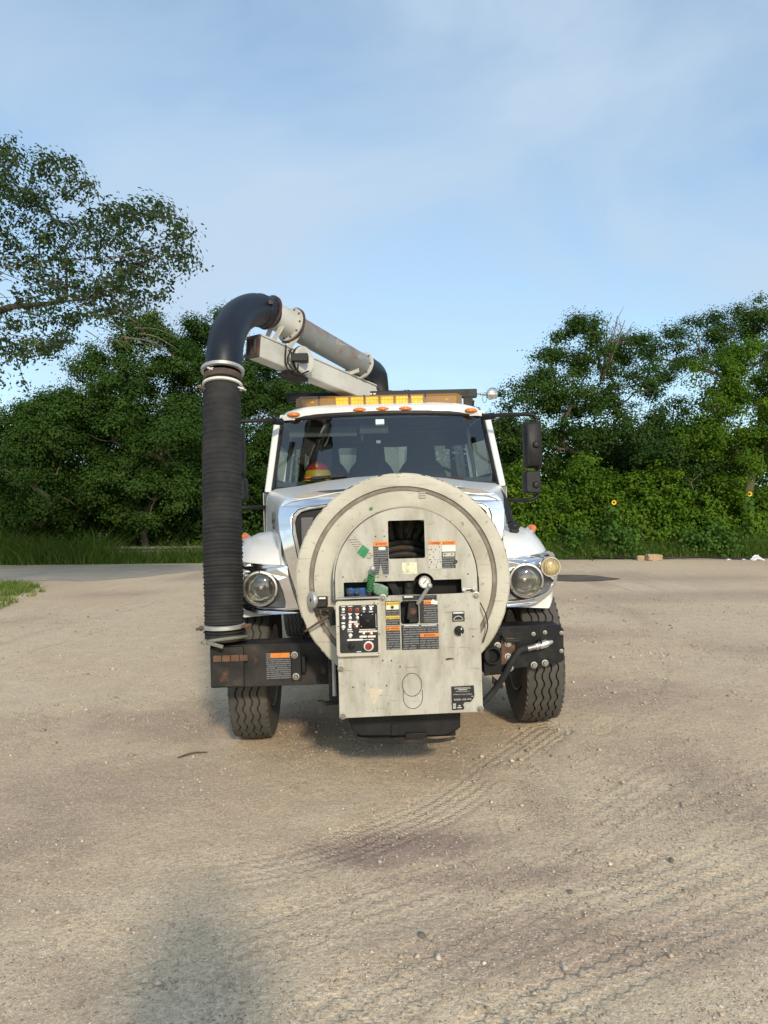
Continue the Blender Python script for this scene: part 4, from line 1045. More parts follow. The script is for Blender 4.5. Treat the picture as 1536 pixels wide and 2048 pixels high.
# ---- fenders
def fender(s):
    Y = [-.575, -.555, -.50, -.35, -.1, .15, .4, .6]; top = [1.275, 1.325, 1.375, 1.44, 1.495, 1.505, 1.475, 1.44]; xo = [1.065, 1.095, 1.115, 1.135, 1.142, 1.142, 1.13, 1.10]
    secs = []; inn = []
    for y, tz, x1 in zip(Y, top, xo):
        zb = max(.945, .52 + sqrt(max(0, .63 ** 2 - y * y))) if y < .55 else .62
        xi = .60; r = []
        for k in range(11):
            t = pi / 2 * k / 10; r.append((xi + (x1 - xi) * sin(t) ** .68, tz - .36 + .36 * max(0, cos(t)) ** .58 - .02 * cos(t * 2) * (1 if k < 4 else 0)))
        zl = r[-1][1]
        for k in (1, 2, 3): r.append((x1 - .012 * k / 3, zl + (min(zb, zl - .01) - zl) * k / 3))
        k2 = float(np.interp(y, [-.6, -.45, .0], [1.0, 1.0, 0.0]))
        secs.append([(s * x, y + k2 * 1.1 * max(0, x - .80) ** 2 + .012 * k2, z) for x, z in r])
    mb = MB(); mb.loft(secs)
    f0 = secs[0]; mb.add(list(f0) + [(s * .60, f0[0][1], .945)], [(i, i + 1, len(f0)) for i in range(len(f0) - 1)])
    o = mb.build('fender', 'white', T, ang=50)
    so = o.modifiers.new('thickness', 'SOLIDIFY'); so.thickness = .006; so.offset = -1
    # side marker on the crest
    m = MB(); m.ball((s * 1.06, .03, 1.425), (.035, .085, .035), 14, 10); m.build('marker_base', 'chrome', o)
    m = MB(); m.ball((s * 1.068, .005, 1.442), (.033, .065, .028), 14, 10); m.build('side_marker', 'orange', o)
    return o
fl, fr_ = fender(-1), fender(1)

# ---- headlights
M['gunmetal'] = pm('gunmetal_recess', (.10, .10, .105), (.16, .155, .15), 10, rough=.35, metal=.6)
def head(s):
    bend = lambda x, y, z: (s * x, y + max(0, x - .80) ** 2 * 1.1, z)
    outer = [(1.085, 1.285), (1.045, 1.300), (.98, 1.285), (.90, 1.276), (.82, 1.268), (.74, 1.262), (.695, 1.256), (.685, 1.18), (.66, 1.08), (.63, .99), (.61, .945), (.70, .938), (.80, .938), (.90, .948), (.98, .968), (1.05, 1.005), (1.10, 1.06), (1.118, 1.13), (1.112, 1.21), (1.102, 1.255)]
    hole = [(1.085, 1.095), (1.06, 1.052), (1.02, 1.022), (.96, 1.0), (.88, .985), (.80, .978), (.715, .98), (.715, 1.02), (.73, 1.09), (.755, 1.155), (.80, 1.200), (.86, 1.220), (.92, 1.215), (.97, 1.19), (1.01, 1.145), (1.05, 1.125)]
    mb = MB(); mb.plate([outer, hole[::-1]], -.625, -.575, bend); bz = mb.build('headlight_bezel', 'chrome', T, bevel=.012, seg=3, ang=60)
    mb = MB(); mb.plate([hole], -.60, -.59, bend); mb.build('bezel_recess', 'gunmetal', bz)
    c = Vector((s * .878, -.60, 1.111)); ax = (0, -1, 0)
    mb = MB(); mb.lathe([(.119, 0), (.119, .022), (.114, .032), (.104, .034), (.098, .026), (.098, 0)], c, ax, 40); hr = mb.build('headlight', 'steel', T)
    mb = MB(); mb.lathe([(.100, .020), (.085, -.012), (.06, -.038), (.03, -.052), (.012, -.055), (.012, -.02), (0, -.018)], c, ax, 40); mb.build('reflector', 'reflector', hr)
    mb = MB(); mb.lathe([(.101, .024), (.09, .034), (.07, .043), (.04, .049), (0, .051)], c, ax, 40); mb.build('lens', 'lens', hr)
    for q in range(3):
        a = radians(90 + 120 * q); bolt(hr, c + Vector((cos(a) * .110, -.033, sin(a) * .110)), .005, 'dark', washer=False)
    c = Vector((s * 1.046, -.595, 1.196))
    mb = MB(); mb.lathe([(.070, -.03), (.070, .018), (.066, .026), (.058, .026), (.056, .015)], c, ax, 32); sg = mb.build('turn_signal', 'steel', T)
    mb = MB(); mb.lathe([(.057, .014), (.045, .026), (.025, .033), (0, .035)], c, ax, 28)
    for q in range(9): x = -.04 + .01 * q; h = sqrt(max(0, .05 ** 2 - x * x)); mb.box(c.x + x - .0012, c.x + x + .0012, c.y - .034, c.y - .022, c.z - h, c.z + h)
    mb.build('signal_lens', 'signal', sg)
head(-1); head(1)

# ---- grille
half_o = [(.48, .93), (.585, .95), (.628, 1.04), (.672, 1.18), (.712, 1.33), (.742, 1.48), (.752, 1.58), (.742, 1.645), (.705, 1.692), (.63, 1.722), (.45, 1.748), (.22, 1.762), (0, 1.766)]
half_i = [(.46, 1.0), (.545, 1.02), (.575, 1.10), (.605, 1.22), (.634, 1.36), (.655, 1.47), (.660, 1.555), (.648, 1.595), (.615, 1.625), (.55, 1.640), (.42, 1.655), (.2, 1.667), (0, 1.670)]
full = lambda h: [(x, z) for x, z in h] + [(-x, z) for x, z in h[-2::-1]]
mb = MB(); mb.plate([full(half_o), full(half_i)[::-1]], -.675, -.59, lambda x, y, z: (x, y + .10 * abs(x) ** 3 + max(0, z - 1.50) * .30, z)); gr = mb.build('grille_surround', 'chrome', T, bevel=.026, seg=4, ang=60)
inn2 = [(x * .965, z - .018 if z > 1.5 else z + .01) for x, z in half_i]
mb = MB(); mb.plate([full([(x * .997, z - .002) for x, z in half_i]), full(inn2)[::-1]], -.665, -.60, lambda x, y, z: (x, y + .10 * abs(x) ** 3 + max(0, z - 1.50) * .30, z)); mb.build('grille_trim', 'steel', gr, bevel=.006)
mb = MB(); mb.plate([full(inn2)], -.585, -.575); gp = mb.build('grille', 'plastic', T)
for k in range(15):
    z = 1.06 + k * .038; w = np.interp(z, [1.0, 1.36, 1.56, 1.66], [.50, .60, .62, .5])
    for sx in ((-1, 1)):
        m = MB(); m.box(min(sx * .08, sx * (w - .10)), max(sx * .08, sx * (w - .10)), -.628, -.588, z - .007, z + .007, None); m.build('grille_slat', 'plastic', gp, bevel=.003)
for sx in (-1, 1):
    m = MB(); m.box(min(sx * .515, sx * .60), max(sx * .515, sx * .60), -.615, -.586, 1.20, 1.57); m.build('grille_side_blank', 'trim', gp, bevel=.01)

# ---- cab
WB, WT, ZB, ZT, YB, YT = .92, .862, 1.80, 2.412, .56, .88
def cab_sec(z, w, y0, y1, r=.10, n=5):
    out = []
    for cx, cy, a in ((w - r, y1 - r, 0), (-w + r, y1 - r, 90), (-w + r, y0 + r, 180), (w - r, y0 + r, 270)):
        for i in range(n + 1):
            q = radians(a + 90 * i / n); out.append((cx + r * cos(q), cy + r * sin(q), z))
    return out
mb = MB(); mb.loft([cab_sec(.85, .96, .56, 2.05), cab_sec(1.35, 1.0, .53, 2.06), cab_sec(1.70, .985, .52, 2.06), cab_sec(1.80, .955, .52, 2.05)], True)
cab = mb.build('cab', 'white', T, ang=40)
mb = MB(); mb.box(-.93, .93, .6, 2.0, .95, 1.0); mb.box(-.9, .9, .56, .62, 1.0, 1.76); mb.build('cab_floor', 'trim', cab)
def ringsec(y, w, z0, crown, k=9):
    return [(w * (1 - 2 * i / (k - 1)), y, z0 + crown * (1 - abs(1 - 2 * i / (k - 1)) ** 2.4)) for i in range(k)]
# roof cap
secs = []
for z, w, y0, y1, r in ((2.395, .885, .84, 2.04, .08), (2.43, .872, .815, 2.04, .09), (2.475, .83, .83, 2.02, .12), (2.51, .74, .88, 1.96, .14), (2.535, .55, .99, 1.84, .16), (2.545, .30, 1.15, 1.7, .12)):
    secs.append([(x, y, zz) for x, y, zz in cab_sec(z, w, y0, y1, r)])
# lift the front edge into a shallow arch
mb = MB(); mb.loft(secs, True); o0 = len(mb.v); mb.f.append(tuple(range(o0 - 24, o0)))
mb.v = [(x, y, z + .03 * (1 - (x / .9) ** 2) * (1 if z < 2.50 else .6)) for x, y, z in mb.v]
roof = mb.build('roof', 'white', T, ang=60)
# pillars
for s in (-1, 1):
    m = MB()
    def psec(c, dx, dy): return [(c[0] - s * 0 + a, c[1] + b, c[2]) for a, b in ((-dx, -dy), (dx, -dy), (dx, dy), (-dx, dy))]
    m.loft([psec((s * (WB + .035 - .06 * t), YB - .01 + (YT - YB) * t, ZB - .02 + (ZT - ZB + .02) * t), .026, .05) for t in (0, .25, .5, .75, 1)], True, True); m.build('windshield_pillar', 'white', cab, bevel=.012)
    m = MB(); m.loft([psec((s * (.955 - .085 * t), 1.92, ZB - .01 + (ZT - ZB + .01) * t), .025, .12) for t in (0, .5, 1)], True, True); m.build('rear_pillar', 'white', cab, bevel=.012)
    m = MB(); m.add([(s * .945, .66, 1.80), (s * .945, 1.82, 1.80), (s * .868, 1.82, 2.40), (s * .868, .98, 2.40)], [(0, 1, 2, 3)]); m.build('side_window', 'sideglass', cab, smooth=False)
    m = MB(); m.tube([(s * .952, .63, 1.79), (s * .874, .95, 2.405)], .010, 6); m.tube([(s * .952, .90, 1.80), (s * .875, .98, 2.405)], .012, 6); m.build('window_channel', 'chrome', cab)
    m = MB(); m.plate([[(.60, 1.0), (1.86, 1.0), (1.86, 1.78), (.60, 1.78)]], -.004, .0); d = MB()
    d.v = [(s * (1.004 + yy), xx, zz) for xx, yy, zz in m.v]; d.f = m.f; d.build('door', 'white', cab, bevel=.003)
    m = MB(); m.box(s * 1.01 - .012, s * 1.01 + .012, 1.66, 1.80, 1.56, 1.60); m.build('door_handle', 'plastic', cab, bevel=.006)
m = MB(); m.box(-.90, .90, 2.0, 2.045, 1.78, 1.92); m.box(-.87, .87, 2.0, 2.04, 2.26, 2.40); m.build('rear_wall', 'trim', cab)
m = MB(); m.add([(-.87, 2.03, 1.91), (.87, 2.03, 1.91), (.85, 2.03, 2.27), (-.85, 2.03, 2.27)], [(0, 1, 2, 3)]); m.build('rear_window', 'sideglass', cab, smooth=False)

# windshield, slightly bowed, with its black rubber frame
def ws(u, v, out=0.0):
    w = WB + (WT - WB) * v; z = ZB + (ZT - ZB) * v; bow = .10 * (1 - u * u); arch = .022 * (1 - u * u) * v
    return Vector((w * u, YB + (YT - YB) * v - bow - out, z + arch))
n = 16; mb = MB(); vs = [ws(-1 + 2 * i / n, j / 8) for j in range(9) for i in range(n + 1)]
mb.add(vs, [(j * (n + 1) + i, j * (n + 1) + i + 1, (j + 1) * (n + 1) + i + 1, (j + 1) * (n + 1) + i) for j in range(8) for i in range(n)])
wsh = mb.build('windshield', 'glass', T)
edge = [ws(-1 + 2 * i / n, 0, .004) for i in range(n + 1)] + [ws(1, j / 8, .004) for j in range(1, 9)] + [ws(1 - 2 * i / n, 1, .004) for i in range(1, n + 1)] + [ws(-1, 1 - j / 8, .004) for j in range(1, 9)]
mb = MB(); mb.tube(edge, .020, 8, caps=False); mb.build('rubber_gasket', 'plastic', wsh)
# header strip between glass and roof lip
mb = MB(); mb.loft([[tuple(ws(-1.03 + 2.06 * i / n, 1.0) + Vector((0, -.004, -.006))) for i in range(n + 1)], [tuple(ws(-1.02 + 2.04 * i / n, 1.0) + Vector((0, .03, .045))) for i in range(n + 1)]]); mb.build('roof_header', 'white', roof)
mb = MB(); c = ws(-.03, .87, .006); mb.plate([rrect(c.x - .036, c.x + .036, c.z - .025, c.z + .025, .004)], c.y - .001, c.y + .001); mb.build('inspection_sticker', 'sticker', wsh)
mb = MB(); c = ws(-.05, .60, -.01); mb.plate([rrect(c.x - .018, c.x + .018, c.z - .012, c.z + .012, .003)], c.y - .001, c.y + .002); mb.build('toll_tag', 'labelwhite', wsh)
for (u0, u1, v0) in ((-.66, -.35, .16), (.70, .32, .10)):
    a, b = ws(u0, v0 - .02, .03), ws(u1, v0, .02); m = MB(); m.bar(a, b, .014, .02); m.bar(a.lerp(b, .5), ws(u0 * .55, -.06, .02), .02, .015); m.build('wiper', 'plastic', T)

# interior
mb = MB(); mb.loft([[(x, .60, z) for x, z in ((-.88, 1.60), (.88, 1.60))], [(x, .58, z) for x, z in ((-.88, 1.86), (.88, 1.86))], [(x, .92, z) for x, z in ((-.88, 1.86), (.88, 1.86))], [(x, 1.0, z) for x, z in ((-.88, 1.70), (.88, 1.70))], [(x, 1.0, z) for x, z in ((-.88, 1.45), (.88, 1.45))]])
mb.ball((.42, .93, 1.80), (.26, .14, .07), 18, 10); mb.build('dashboard', 'trim', cab)
def seat(x):
    m = MB(); m.box(x - .26, x + .26, 1.25, 1.75, 1.2, 1.42); s = m.build('seat', 'seat', T, bevel=.05, seg=3)
    out = []
    for (z, w, y) in ((1.35, .25, 1.70), (1.7, .26, 1.74), (1.95, .245, 1.78), (2.05, .19, 1.80), (2.10, .145, 1.81), (2.24, .135, 1.83), (2.285, .11, 1.835)):
        out.append([(x - w, y, z), (x - w * .9, y - .07, z), (x + w * .9, y - .07, z), (x + w, y, z), (x + w * .9, y + .07, z), (x - w * .9, y + .07, z)])
    m = MB(); m.loft(out, True, True); m.build('backrest', 'seat', s, bevel=.03, seg=3)
seat(.40); seat(-.10); seat(-.55)
mb = MB(); c = Vector((.46, 1.08, 1.86)); ax = Vector((0, -.62, .78)); rg = [c + (Vector((1, 0, 0)) * cos(a) + ax.cross(Vector((1, 0, 0))) * sin(a)) * .215 for a in [2 * pi * i / 32 for i in range(33)]]
mb.tube(rg, .015, 8, False); mb.tube([c, c + Vector((0, .0, -.2)) - ax * .05], .025, 8)
for a in (0.3, 2.8, 4.7): mb.tube([c - ax * .03, c + (Vector((1, 0, 0)) * cos(a) + ax.cross(Vector((1, 0, 0))) * sin(a)) * .21], .012, 6)
mb.build('steering_wheel', 'plastic', T)
for s, x in ((-1, -.52),):
    m = MB(); m.box(x - .3, x + .3, 1.02, 1.045, 2.27, 2.36); m.build('sun_visor', 'visor', cab, bevel=.01)
m = MB(); m.box(-.86, .86, 1.0, 2.0, 2.41, 2.43); m.build('headliner', 'trim', cab)
m = MB(); m.box(-.20, .05, .95, 1.02, 2.28, 2.36); m.tube([(-.18, .98, 2.28), (-.18, 1.0, 2.22)], .012, 6); m.build('overhead_console', 'trim', cab, bevel=.01)
# dark slab standing in for the hose's reflection in the passenger-side glass
m = MB(); m.box(-.66, -.44, 1.15, 1.22, 1.85, 2.38); m.build('hose_reflection_slab', 'plastic', cab, bevel=.02)

# roof marker lamps
for x in (-.757, -.195, 0, .195, .757):
    z = 2.443 + .028 * (1 - (x / .757) ** 2); y = .815 + .02 * abs(x) ** 3 - .0
    m = MB(); m.ball((x, y, z), (.052, .035, .020), 18, 10); m.build('roof_marker', 'orange', roof)
    m = MB(); m.lathe([(.056, 0), (.056, .006), (.052, .01)], (0, 0, 0), (0, -1, 0), 24); mk = m.build('marker_bezel', 'amber', roof); mk.location = (x, y - .004, z); mk.scale = (1, 1, .40)

# ---- light bar and work lamp
LY = .97; x0, x1, z0, z1 = prect(591, 790, 926, 814, LY); ZL = (z0 + z1) / 2
prof = [(0, -.054), (-.03, -.062), (-.14, -.060), (-.165, -.036), (-.165, .030), (-.145, .056), (-.02, .062), (0, .054)]
def lb_sec(x, k=1.0): return [(x, LY + .165 + y * k, ZL + z * k) for y, z in prof]
mb = MB(); mb.loft([lb_sec(x0, .72), lb_sec(x0 + .05), lb_sec(x1 - .05), lb_sec(x1, .72)], True, True); lb = mb.build('light_bar', 'amber', T, ang=30, bevel=.006)
mb = MB(); mb.box(x0 + .04, x1 - .04, LY + .02, LY + .16, ZL - .085, ZL - .057); mb.box(x0 + .1, x0 + .2, LY + .03, LY + .15, ZL - .12, ZL - .07); mb.box(x1 - .2, x1 - .1, LY + .03, LY + .15, ZL - .12, ZL - .07); mb.build('mounting_foot', 'plastic', lb, bevel=.006)
mods = [(670, 698), (700, 728), (730, 758), (760, 788), (790, 817), (821, 847)]
for a, b in mods:
    q0, q1, r0, r1 = prect(a, 791, b, 811, LY); q0, q1 = q0 + .004, q1 - .004
    m = MB(); m.plate([rrect(q0, q1, ZL - .044, ZL + .042, .006)], LY - .005, LY + .01); mo = m.build('lamp_module', 'amberled', lb, bevel=.003)
    m = MB(); m.plate([rrect(q0 - .004, q1 + .004, ZL - .048, ZL + .046, .007), rrect(q0 + .004, q1 - .004, ZL - .039, ZL + .037, .005)[::-1]], LY - .007, LY + .004); m.build('module_rim', 'amber', lb)
    for r in (-1, 1):
        for c_ in range(4): xx = q0 + (q1 - q0) * (c_ + .5) / 4; m = MB(); m.ball((xx, LY - .005, ZL + r * .019), ((q1 - q0) / 9, .006, .014), 8, 6); m.build('lens_cell', 'amberled', lb)
for px in (638, 728.5, 818.5, 851):
    q, _ = L(px, 802, LY); m = MB(); m.loft([[(q - .006, y_, z_) for y_, z_ in [(LY + .165 + y * 1.03, ZL + z * 1.03) for y, z in prof]], [(q + .006, y_, z_) for y_, z_ in [(LY + .165 + y * 1.03, ZL + z * 1.03) for y, z in prof]]], True, True); m.build('divider', 'labelblack', lb)
for px in (624, 893):
    q, _ = L(px, 800, LY); m = MB(); m.ball((q, LY - .001, ZL + .003), (.018, .003, .004), 8, 6); m.build('corner_glint', 'amberled', lb)
BY = 1.28; x0, x1, z0, z1 = prect(709, 780, 955, 797, BY)
mb = MB(); mb.box(x0 - .62, x1, BY, BY + .07, z0, z1); wb = mb.build('work_light_beam', 'black', T, bevel=.006)
for q in range(5): m = MB(); m.box(x0 + .03 + q * .035, x0 + .055 + q * .035, BY - .003, BY + .001, z1 - .032, z1 - .020); m.build('slot', 'labelwhite', wb)
mb = MB(); mb.box(x1 - .12, x1 - .04, BY + .005, BY + .06, 2.42, z0); mb.box(-.5, -.42, BY + .005, BY + .06, 2.42, z0); mb.build('beam_bracket', 'black', wb)
c = L3(983, 788, BY); ax = Vector((.10, -1, .03))
mb = MB(); mb.lathe([(.053, .02), (.054, .035), (.050, .042), (.053, .02), (.048, -.02), (.032, -.055), (.012, -.07), (0, -.072)], c, ax, 28); wl_ = mb.build('work_lamp', 'chrome', T)
mb = MB(); mb.lathe([(.050, .036), (.03, .046), (0, .049)], c, ax, 24); mb.build('lens', 'reflector', wl_)
mb = MB(); mb.tube([(x1, BY + .035, c.z + .01), (c.x - .03, BY + .04, c.z)], .010, 8); mb.ball((c.x - .055, BY + .035, c.z + .005), .018, 10, 8); mb.ball((c.x - .085, BY + .035, c.z + .006), .015, 10, 8); mb.build('swivel', 'chrome', wl_)
mb = MB(); mb.tube(spline([(c.x - .075, BY, c.z), (c.x - .085, BY, c.z - .05), (c.x - .065, BY, c.z - .08), (c.x - .045, BY, c.z - .05), (c.x - .05, BY, c.z)], 5), .003, 5); mb.build('cable', 'steel', wl_)
m = MB(); m.tube([(.80, 1.02, 2.46), (.815, 1.02, 2.56)], .008, 6); m.build('antenna_stub', 'plastic', roof)

# ---- mirrors
def mirror(s):
    f = lambda px, py, ly: Vector((s * L(px, py, ly)[0], ly, L(px, py, ly)[1]))
    mb = MB(); a = [f(975, 834, .62), f(1000, 830, .52), f(1058, 829, .45), f(1069, 834, .45), f(1073, 846, .45), f(1074, 920, .45), f(1075, 985, .45), f(1068, 997, .45), f(1050, 1000, .46), f(1015, 1001, .56), f(1000, 1001, .6)]
    mb.tube(spline(a, 5), .0165, 10); mb.tube([f(968, 834, .66), f(985, 832, .57)], .028, 10); ar = mb.build('mirror_arm', 'plastic', T)
    for (x0_, y0_, x1_, y1_) in ((1046, 844, 1082, 937), (1045, 941, 1080, 987)):
        xa, xb, za, zb = prect(x0_, y0_, x1_, y1_, .42); m = MB(); w = (xb - xa) / 2; cx = (xa + xb) / 2; cz = (za + zb) / 2; h = (zb - za) / 2; secs = []
        for (y, k) in ((.34, .72), (.355, .88), (.39, .98), (.43, 1.0), (.445, .97)): secs.append([(s * (cx + (x - cx) * (k if k < .97 else 1)), y, cz + (z - cz) * (1 - (1 - k) * .45)) for x, z in rrect(xa, xb, za, zb, .025, 4)])
        m.loft(secs, True, True); mh = m.build('mirror_head', 'plastic', ar, ang=50)
        m = MB(); m.plate([rrect(min(s * (xa + .012), s * (xb - .012)), max(s * (xa + .012), s * (xb - .012)), za + .015, zb - .015, .018)], .446, .450); m.build('mirror_glass', 'chrome', ar)
        kx, kz = L(1071, 890 if y0_ < 900 else 970, .36); m = MB(); m.lathe([(.032, 0), (.030, .03), (.02, .045), (0, .05)], (s * kx, .37, kz), (0, -1, 0), 16); m.build('mirror_clamp', 'plastic', ar)
mirror(1); mirror(-1)
# dark rubber hood strap / intake hose running down the right side of the hood
m = MB(); pts = [L3(972, 970, .50), L3(993, 978, .3), L3(1008, 1000, .05), L3(1018, 1030, -.15), L3(1022, 1048, -.25)]; m.tube(spline(pts, 6), [.012 + .014 * min(1, i / 8) for i in range(25)], 10); m.build('hood_strap', 'plastic', T)
c = L3(1028, 1052, -.28); m = MB(); m.ball(c, (.045, .05, .03), 14, 10); m.box(c.x - .03, c.x + .03, c.y - .03, c.y + .03, c.z - .045, c.z + .0); m.build('hood_latch', 'plastic', T, bevel=.006)

# ---- bumper
BL = -.80
mb = MB(); mb.box(-1.177, -.36, BL, BL + .012, .515, .772); mb.box(-1.177, -.36, BL, BL + .22, .765, .777); mb.box(-1.177, -.36, BL, BL + .2, .510, .522)
bl = mb.build('bumper', 'dusty_black', T, bevel=.005)
bl['label'] = 'dusty bumper half under the ribbed hose'
m = MB(); xa, xb, za, zb = prect(421, 1296, 487, 1374, BL - .03); m.box(xa, xb, BL - .03, BL, za, zb); m.box(xa, xb, BL - .03, BL + .25, zb - .012, zb + .004); hb = m.build('hose_bracket', 'dusty_black', bl, bevel=.006)
m = MB()
for k in range(4): m.box(xa + .02 + k * .055, xa + .07 + k * .055, BL - .036, BL - .029, za + .16, za + .20)
m.build('rusted_slot', 'rust', bl, bevel=.003)
label_plate('warning_label', (533, 1305, 581, 1357), BL - .002, 'print', bl); label_plate('warning_header', (541, 1306, 579, 1315), BL - .0045, 'labelorange', bl)
m = MB(); xa, xb, za, zb = prect(583, 1303, 602, 1362, BL - .012); m.box(xa, xb, BL - .012, BL + .0, za, zb); m.build('bolt_plate', 'dusty_black', bl, bevel=.004)
for q in ((589, 1310), (592, 1353)): bolt(bl, L3(*q, BL - .013), .013)
m = MB(); xa, xb, za, zb = prect(604, 1312, 612, 1345, BL - .03); m.box(xa, xb, BL - .05, BL, za, zb); m.build('tow_hook', 'black', bl, bevel=.006)
m = MB(); xa, xb, za, zb = prect(646, 1322, 664, 1346, BL - .02); m.plate([rrect(xa, xb, za, zb, .01)], BL - .02, BL - .012); m.build('tag_plate', 'boomwhite', bl)
# right half: a plate swept slightly back and tipped up
def rb(px, py, off=0.0):
    ly = BL + .07 + (px - 965) / 163 * .12 - off; return L3(px, py, ly)
def rplate(pts, th=.012, off=0.0):
    m = MB(); f = [rb(*p, off) for p in pts]; b = [p + Vector((0, th, 0)) for p in f]; n = len(f)
    m.add(f + b, [tuple(range(n)), tuple(range(2 * n - 1, n - 1, -1))] + [(i, i + n, (i + 1) % n + n, (i + 1) % n) for i in range(n)]); return m
br = rplate([(968, 1264), (1030, 1260), (1118, 1252), (1127, 1258), (1128, 1320), (1121, 1325), (1031, 1337), (990, 1350), (968, 1352)]).build('bumper', 'black', T, bevel=.004)
br['label'] = 'black bumper half with the brass valve'
m = rplate([(968, 1256), (1030, 1252), (1118, 1250), (1127, 1256), (1118, 1253), (1030, 1261), (968, 1265)], .20); m.build('bumper_top_flange', 'black', br, bevel=.003)
m = rplate([(1003, 1276), (1030, 1276), (1030, 1322), (1003, 1330)], .01, .014); m.build('rust_patch_plate', 'rust', br)
for q in ((1016, 1287), (1016, 1313), (1068, 1330), (1090, 1326), (995, 1291), (1020, 1336)): bolt(br, rb(*q, .016), .013, 'steel' if q[0] != 1016 else 'alu')
for q in ((1067, 1268), (1090, 1265), (1123, 1266), (1123, 1302)): bolt(br, rb(*q, .004), .008, 'steel')
for q in ((1035, 1277), (1035, 1315)):
    m = MB(); c = rb(*q, .003); m.plate([rrect(c.x - .012, c.x + .012, c.z - .007, c.z + .007, .004)], c.y - .002, c.y); m.build('slot', 'ink', br)
m = MB(); m.tube([rb(1005, 1268, .03), rb(1012, 1281, .05), rb(1040, 1282, .06)], .012, 8); m.build('tow_hook', 'black', br)
c = rb(985, 1310, .03); m = MB(); m.lathe([(.055, 0), (.06, .012), (.055, .024), (.045, .024), (.042, 0)], c, (0, -1, 0), 24); m.build('shackle_ring', 'black', br)
# valve, ferrule and black water hose
a, b = rb(1064, 1296, .06), rb(1105, 1283, .06); d = (b - a)
m = MB(); m.tube([a + d * .30, a + d * .36, a + d * .36, a + d * .72, a + d * .72, a + d * .80], [.020, .020, .026, .026, .018, .018], 8); m.tube([a + d * .8, b], [.018, .010], 8); va = m.build('water_valve', 'alu', T)
m = MB(); m.tube([rb(1052, 1298, .06), a + d * .3], .018, 10); m.tube([a + d * .16, a + d * .28], .023, 6); m.build('ferrule', 'steel', va)
e = rb(1082, 1284, .075); m = MB(); m.tube([e + Vector((0, 0, -.02)), e + Vector((0, 0, .025))], .008, 8); m.bar(e + Vector((0, 0, .027)), rb(1102, 1276, .08), .016, .006); m.build('valve_lever', 'dusty_black', va)
m = MB(); m.tube(spline([rb(1054, 1297, .06), rb(1038, 1302, .06), rb(1022, 1325, .05), rb(1008, 1352, .03), L3(985, 1385, -.72), L3(960, 1412, -.80)], 6), .021, 12); m.build('water_hose', 'hose', T)
m = rplate([(985, 1352), (1008, 1372), (1004, 1378), (985, 1368)], .02, -.04); m.build('mud_deflector', 'dusty_black', br)
m = MB(); xa, xb, za, zb = prect(968, 1280, 1003, 1350, -.72); m.box(xa, xb, -.72, -.55, za, zb); m.build('frame_horn', 'dark', br, bevel=.006)

# ---- hose reel
RC = Vector((.033, 0, 1.19)); RY = -1.22
mb = MB(); mb.lathe([(.36, .012), (.40, .010), (.515, .002), (.521, .016), (.541, .016), (.547, 0), (.60, -.004), (.616, -.002), (.620, .006), (.620, .018), (.612, .022), (.36, .030)], (RC.x, RY, RC.z), (0, 1, 0), 128)
mb.lathe([(.36, .012), (.36, .030)], (RC.x, RY, RC.z), (0, 1, 0), 96)
reel = mb.build('hose_reel', 'cream', T, ang=25)
mb = MB(); mb.lathe([(.5205, .0155), (.5225, .0085), (.5395, .0085), (.5415, .0155)], (RC.x, RY, RC.z), (0, 1, 0), 128); mb.build('reel_groove', pm('grimy_groove', (.17, .14, .11), (.28, .25, .20), 14, rough=.6), reel)
mb = MB(); mb.lathe([(.617, -.003), (.6225, .004), (.6225, .014), (.617, .020)], (RC.x, RY, RC.z), (0, 1, 0), 128); mb.build('worn_rim', pm('chipped_rim', (.62, .57, .44), (.10, .06, .04), 18, (.50, .58), rough=.6, metal=.1), reel)
mb = MB(); mb.lathe([(.355, .03), (.355, .34), (.10, .34), (0, .34)], (RC.x, RY, RC.z), (0, 1, 0), 64); mb.build('reel_core', 'dark', reel)
mb = MB(); mb.lathe([(.10, .36), (.60, .36), (.615, .35), (.60, .34), (.10, .34)], (RC.x, RY, RC.z), (0, 1, 0), 96); mb.build('rear_flange', 'cream', reel)
mb = MB()
for lay in range(4):
    for k in range(8): r = .37 + .036 * lay; y = RY + .05 + .037 * k + (.018 if lay % 2 else 0); mb.lathe([(r + .018 * cos(a), .018 * sin(a)) for a in [2 * pi * q / 6 for q in range(7)]], (RC.x, y, RC.z), (0, 1, 0), 48)
mb.build('coiled_hose', 'hose', reel)
# coil glimpsed through the window
m = MB(); c = (RC.x + .01, RY + .12, 1.18)
for k in range(3): m.tube([Vector(c) + Vector((cos(a) * (.20 + .035 * k), .05 * k, sin(a) * (.155 + .035 * k))) for a in [radians(10 + 160 * q / 16) for q in range(17)]], .019, 8)
m.build('swivel_pipe', 'dusty_black', reel)
# scrape marks and stickers on the reel face
for (px, py, w, h, r) in ((742, 1017, 7, 6, .3), ):
    x0, x1, z0, z1 = prect(px - w / 2, py - h / 2, px + w / 2, py + h / 2, RY); m = MB(); m.plate([[(x0, z0), (x1, z0 + .004), (x1 - .002, z1), (x0 + .003, z1 - .002)]], RY - .003, RY + .004); m.build('green_tape_scrap', 'greentape', reel, smooth=False)
label_plate('faded_sticker', (838, 984, 851, 996), RY - .001, 'printgrey', reel, .002)
# reel support
m = MB(); m.box(-.42, -.36, -1.12, -.78, .48, .80); m.box(.42, .48, -1.12, -.78, .48, .80); m.box(-.30, .36, -.86, -.80, .50, .86); m.build('reel_cradle', 'black', T, bevel=.006)
m = MB(); m.tube([(-.385, -1.15, .52), (-.385, -1.15, .83)], .012, 8); m.tube([(-.41, -1.15, .80), (-.43, -1.10, .98)], .010, 8); m.build('cradle_rod', 'alu', T)

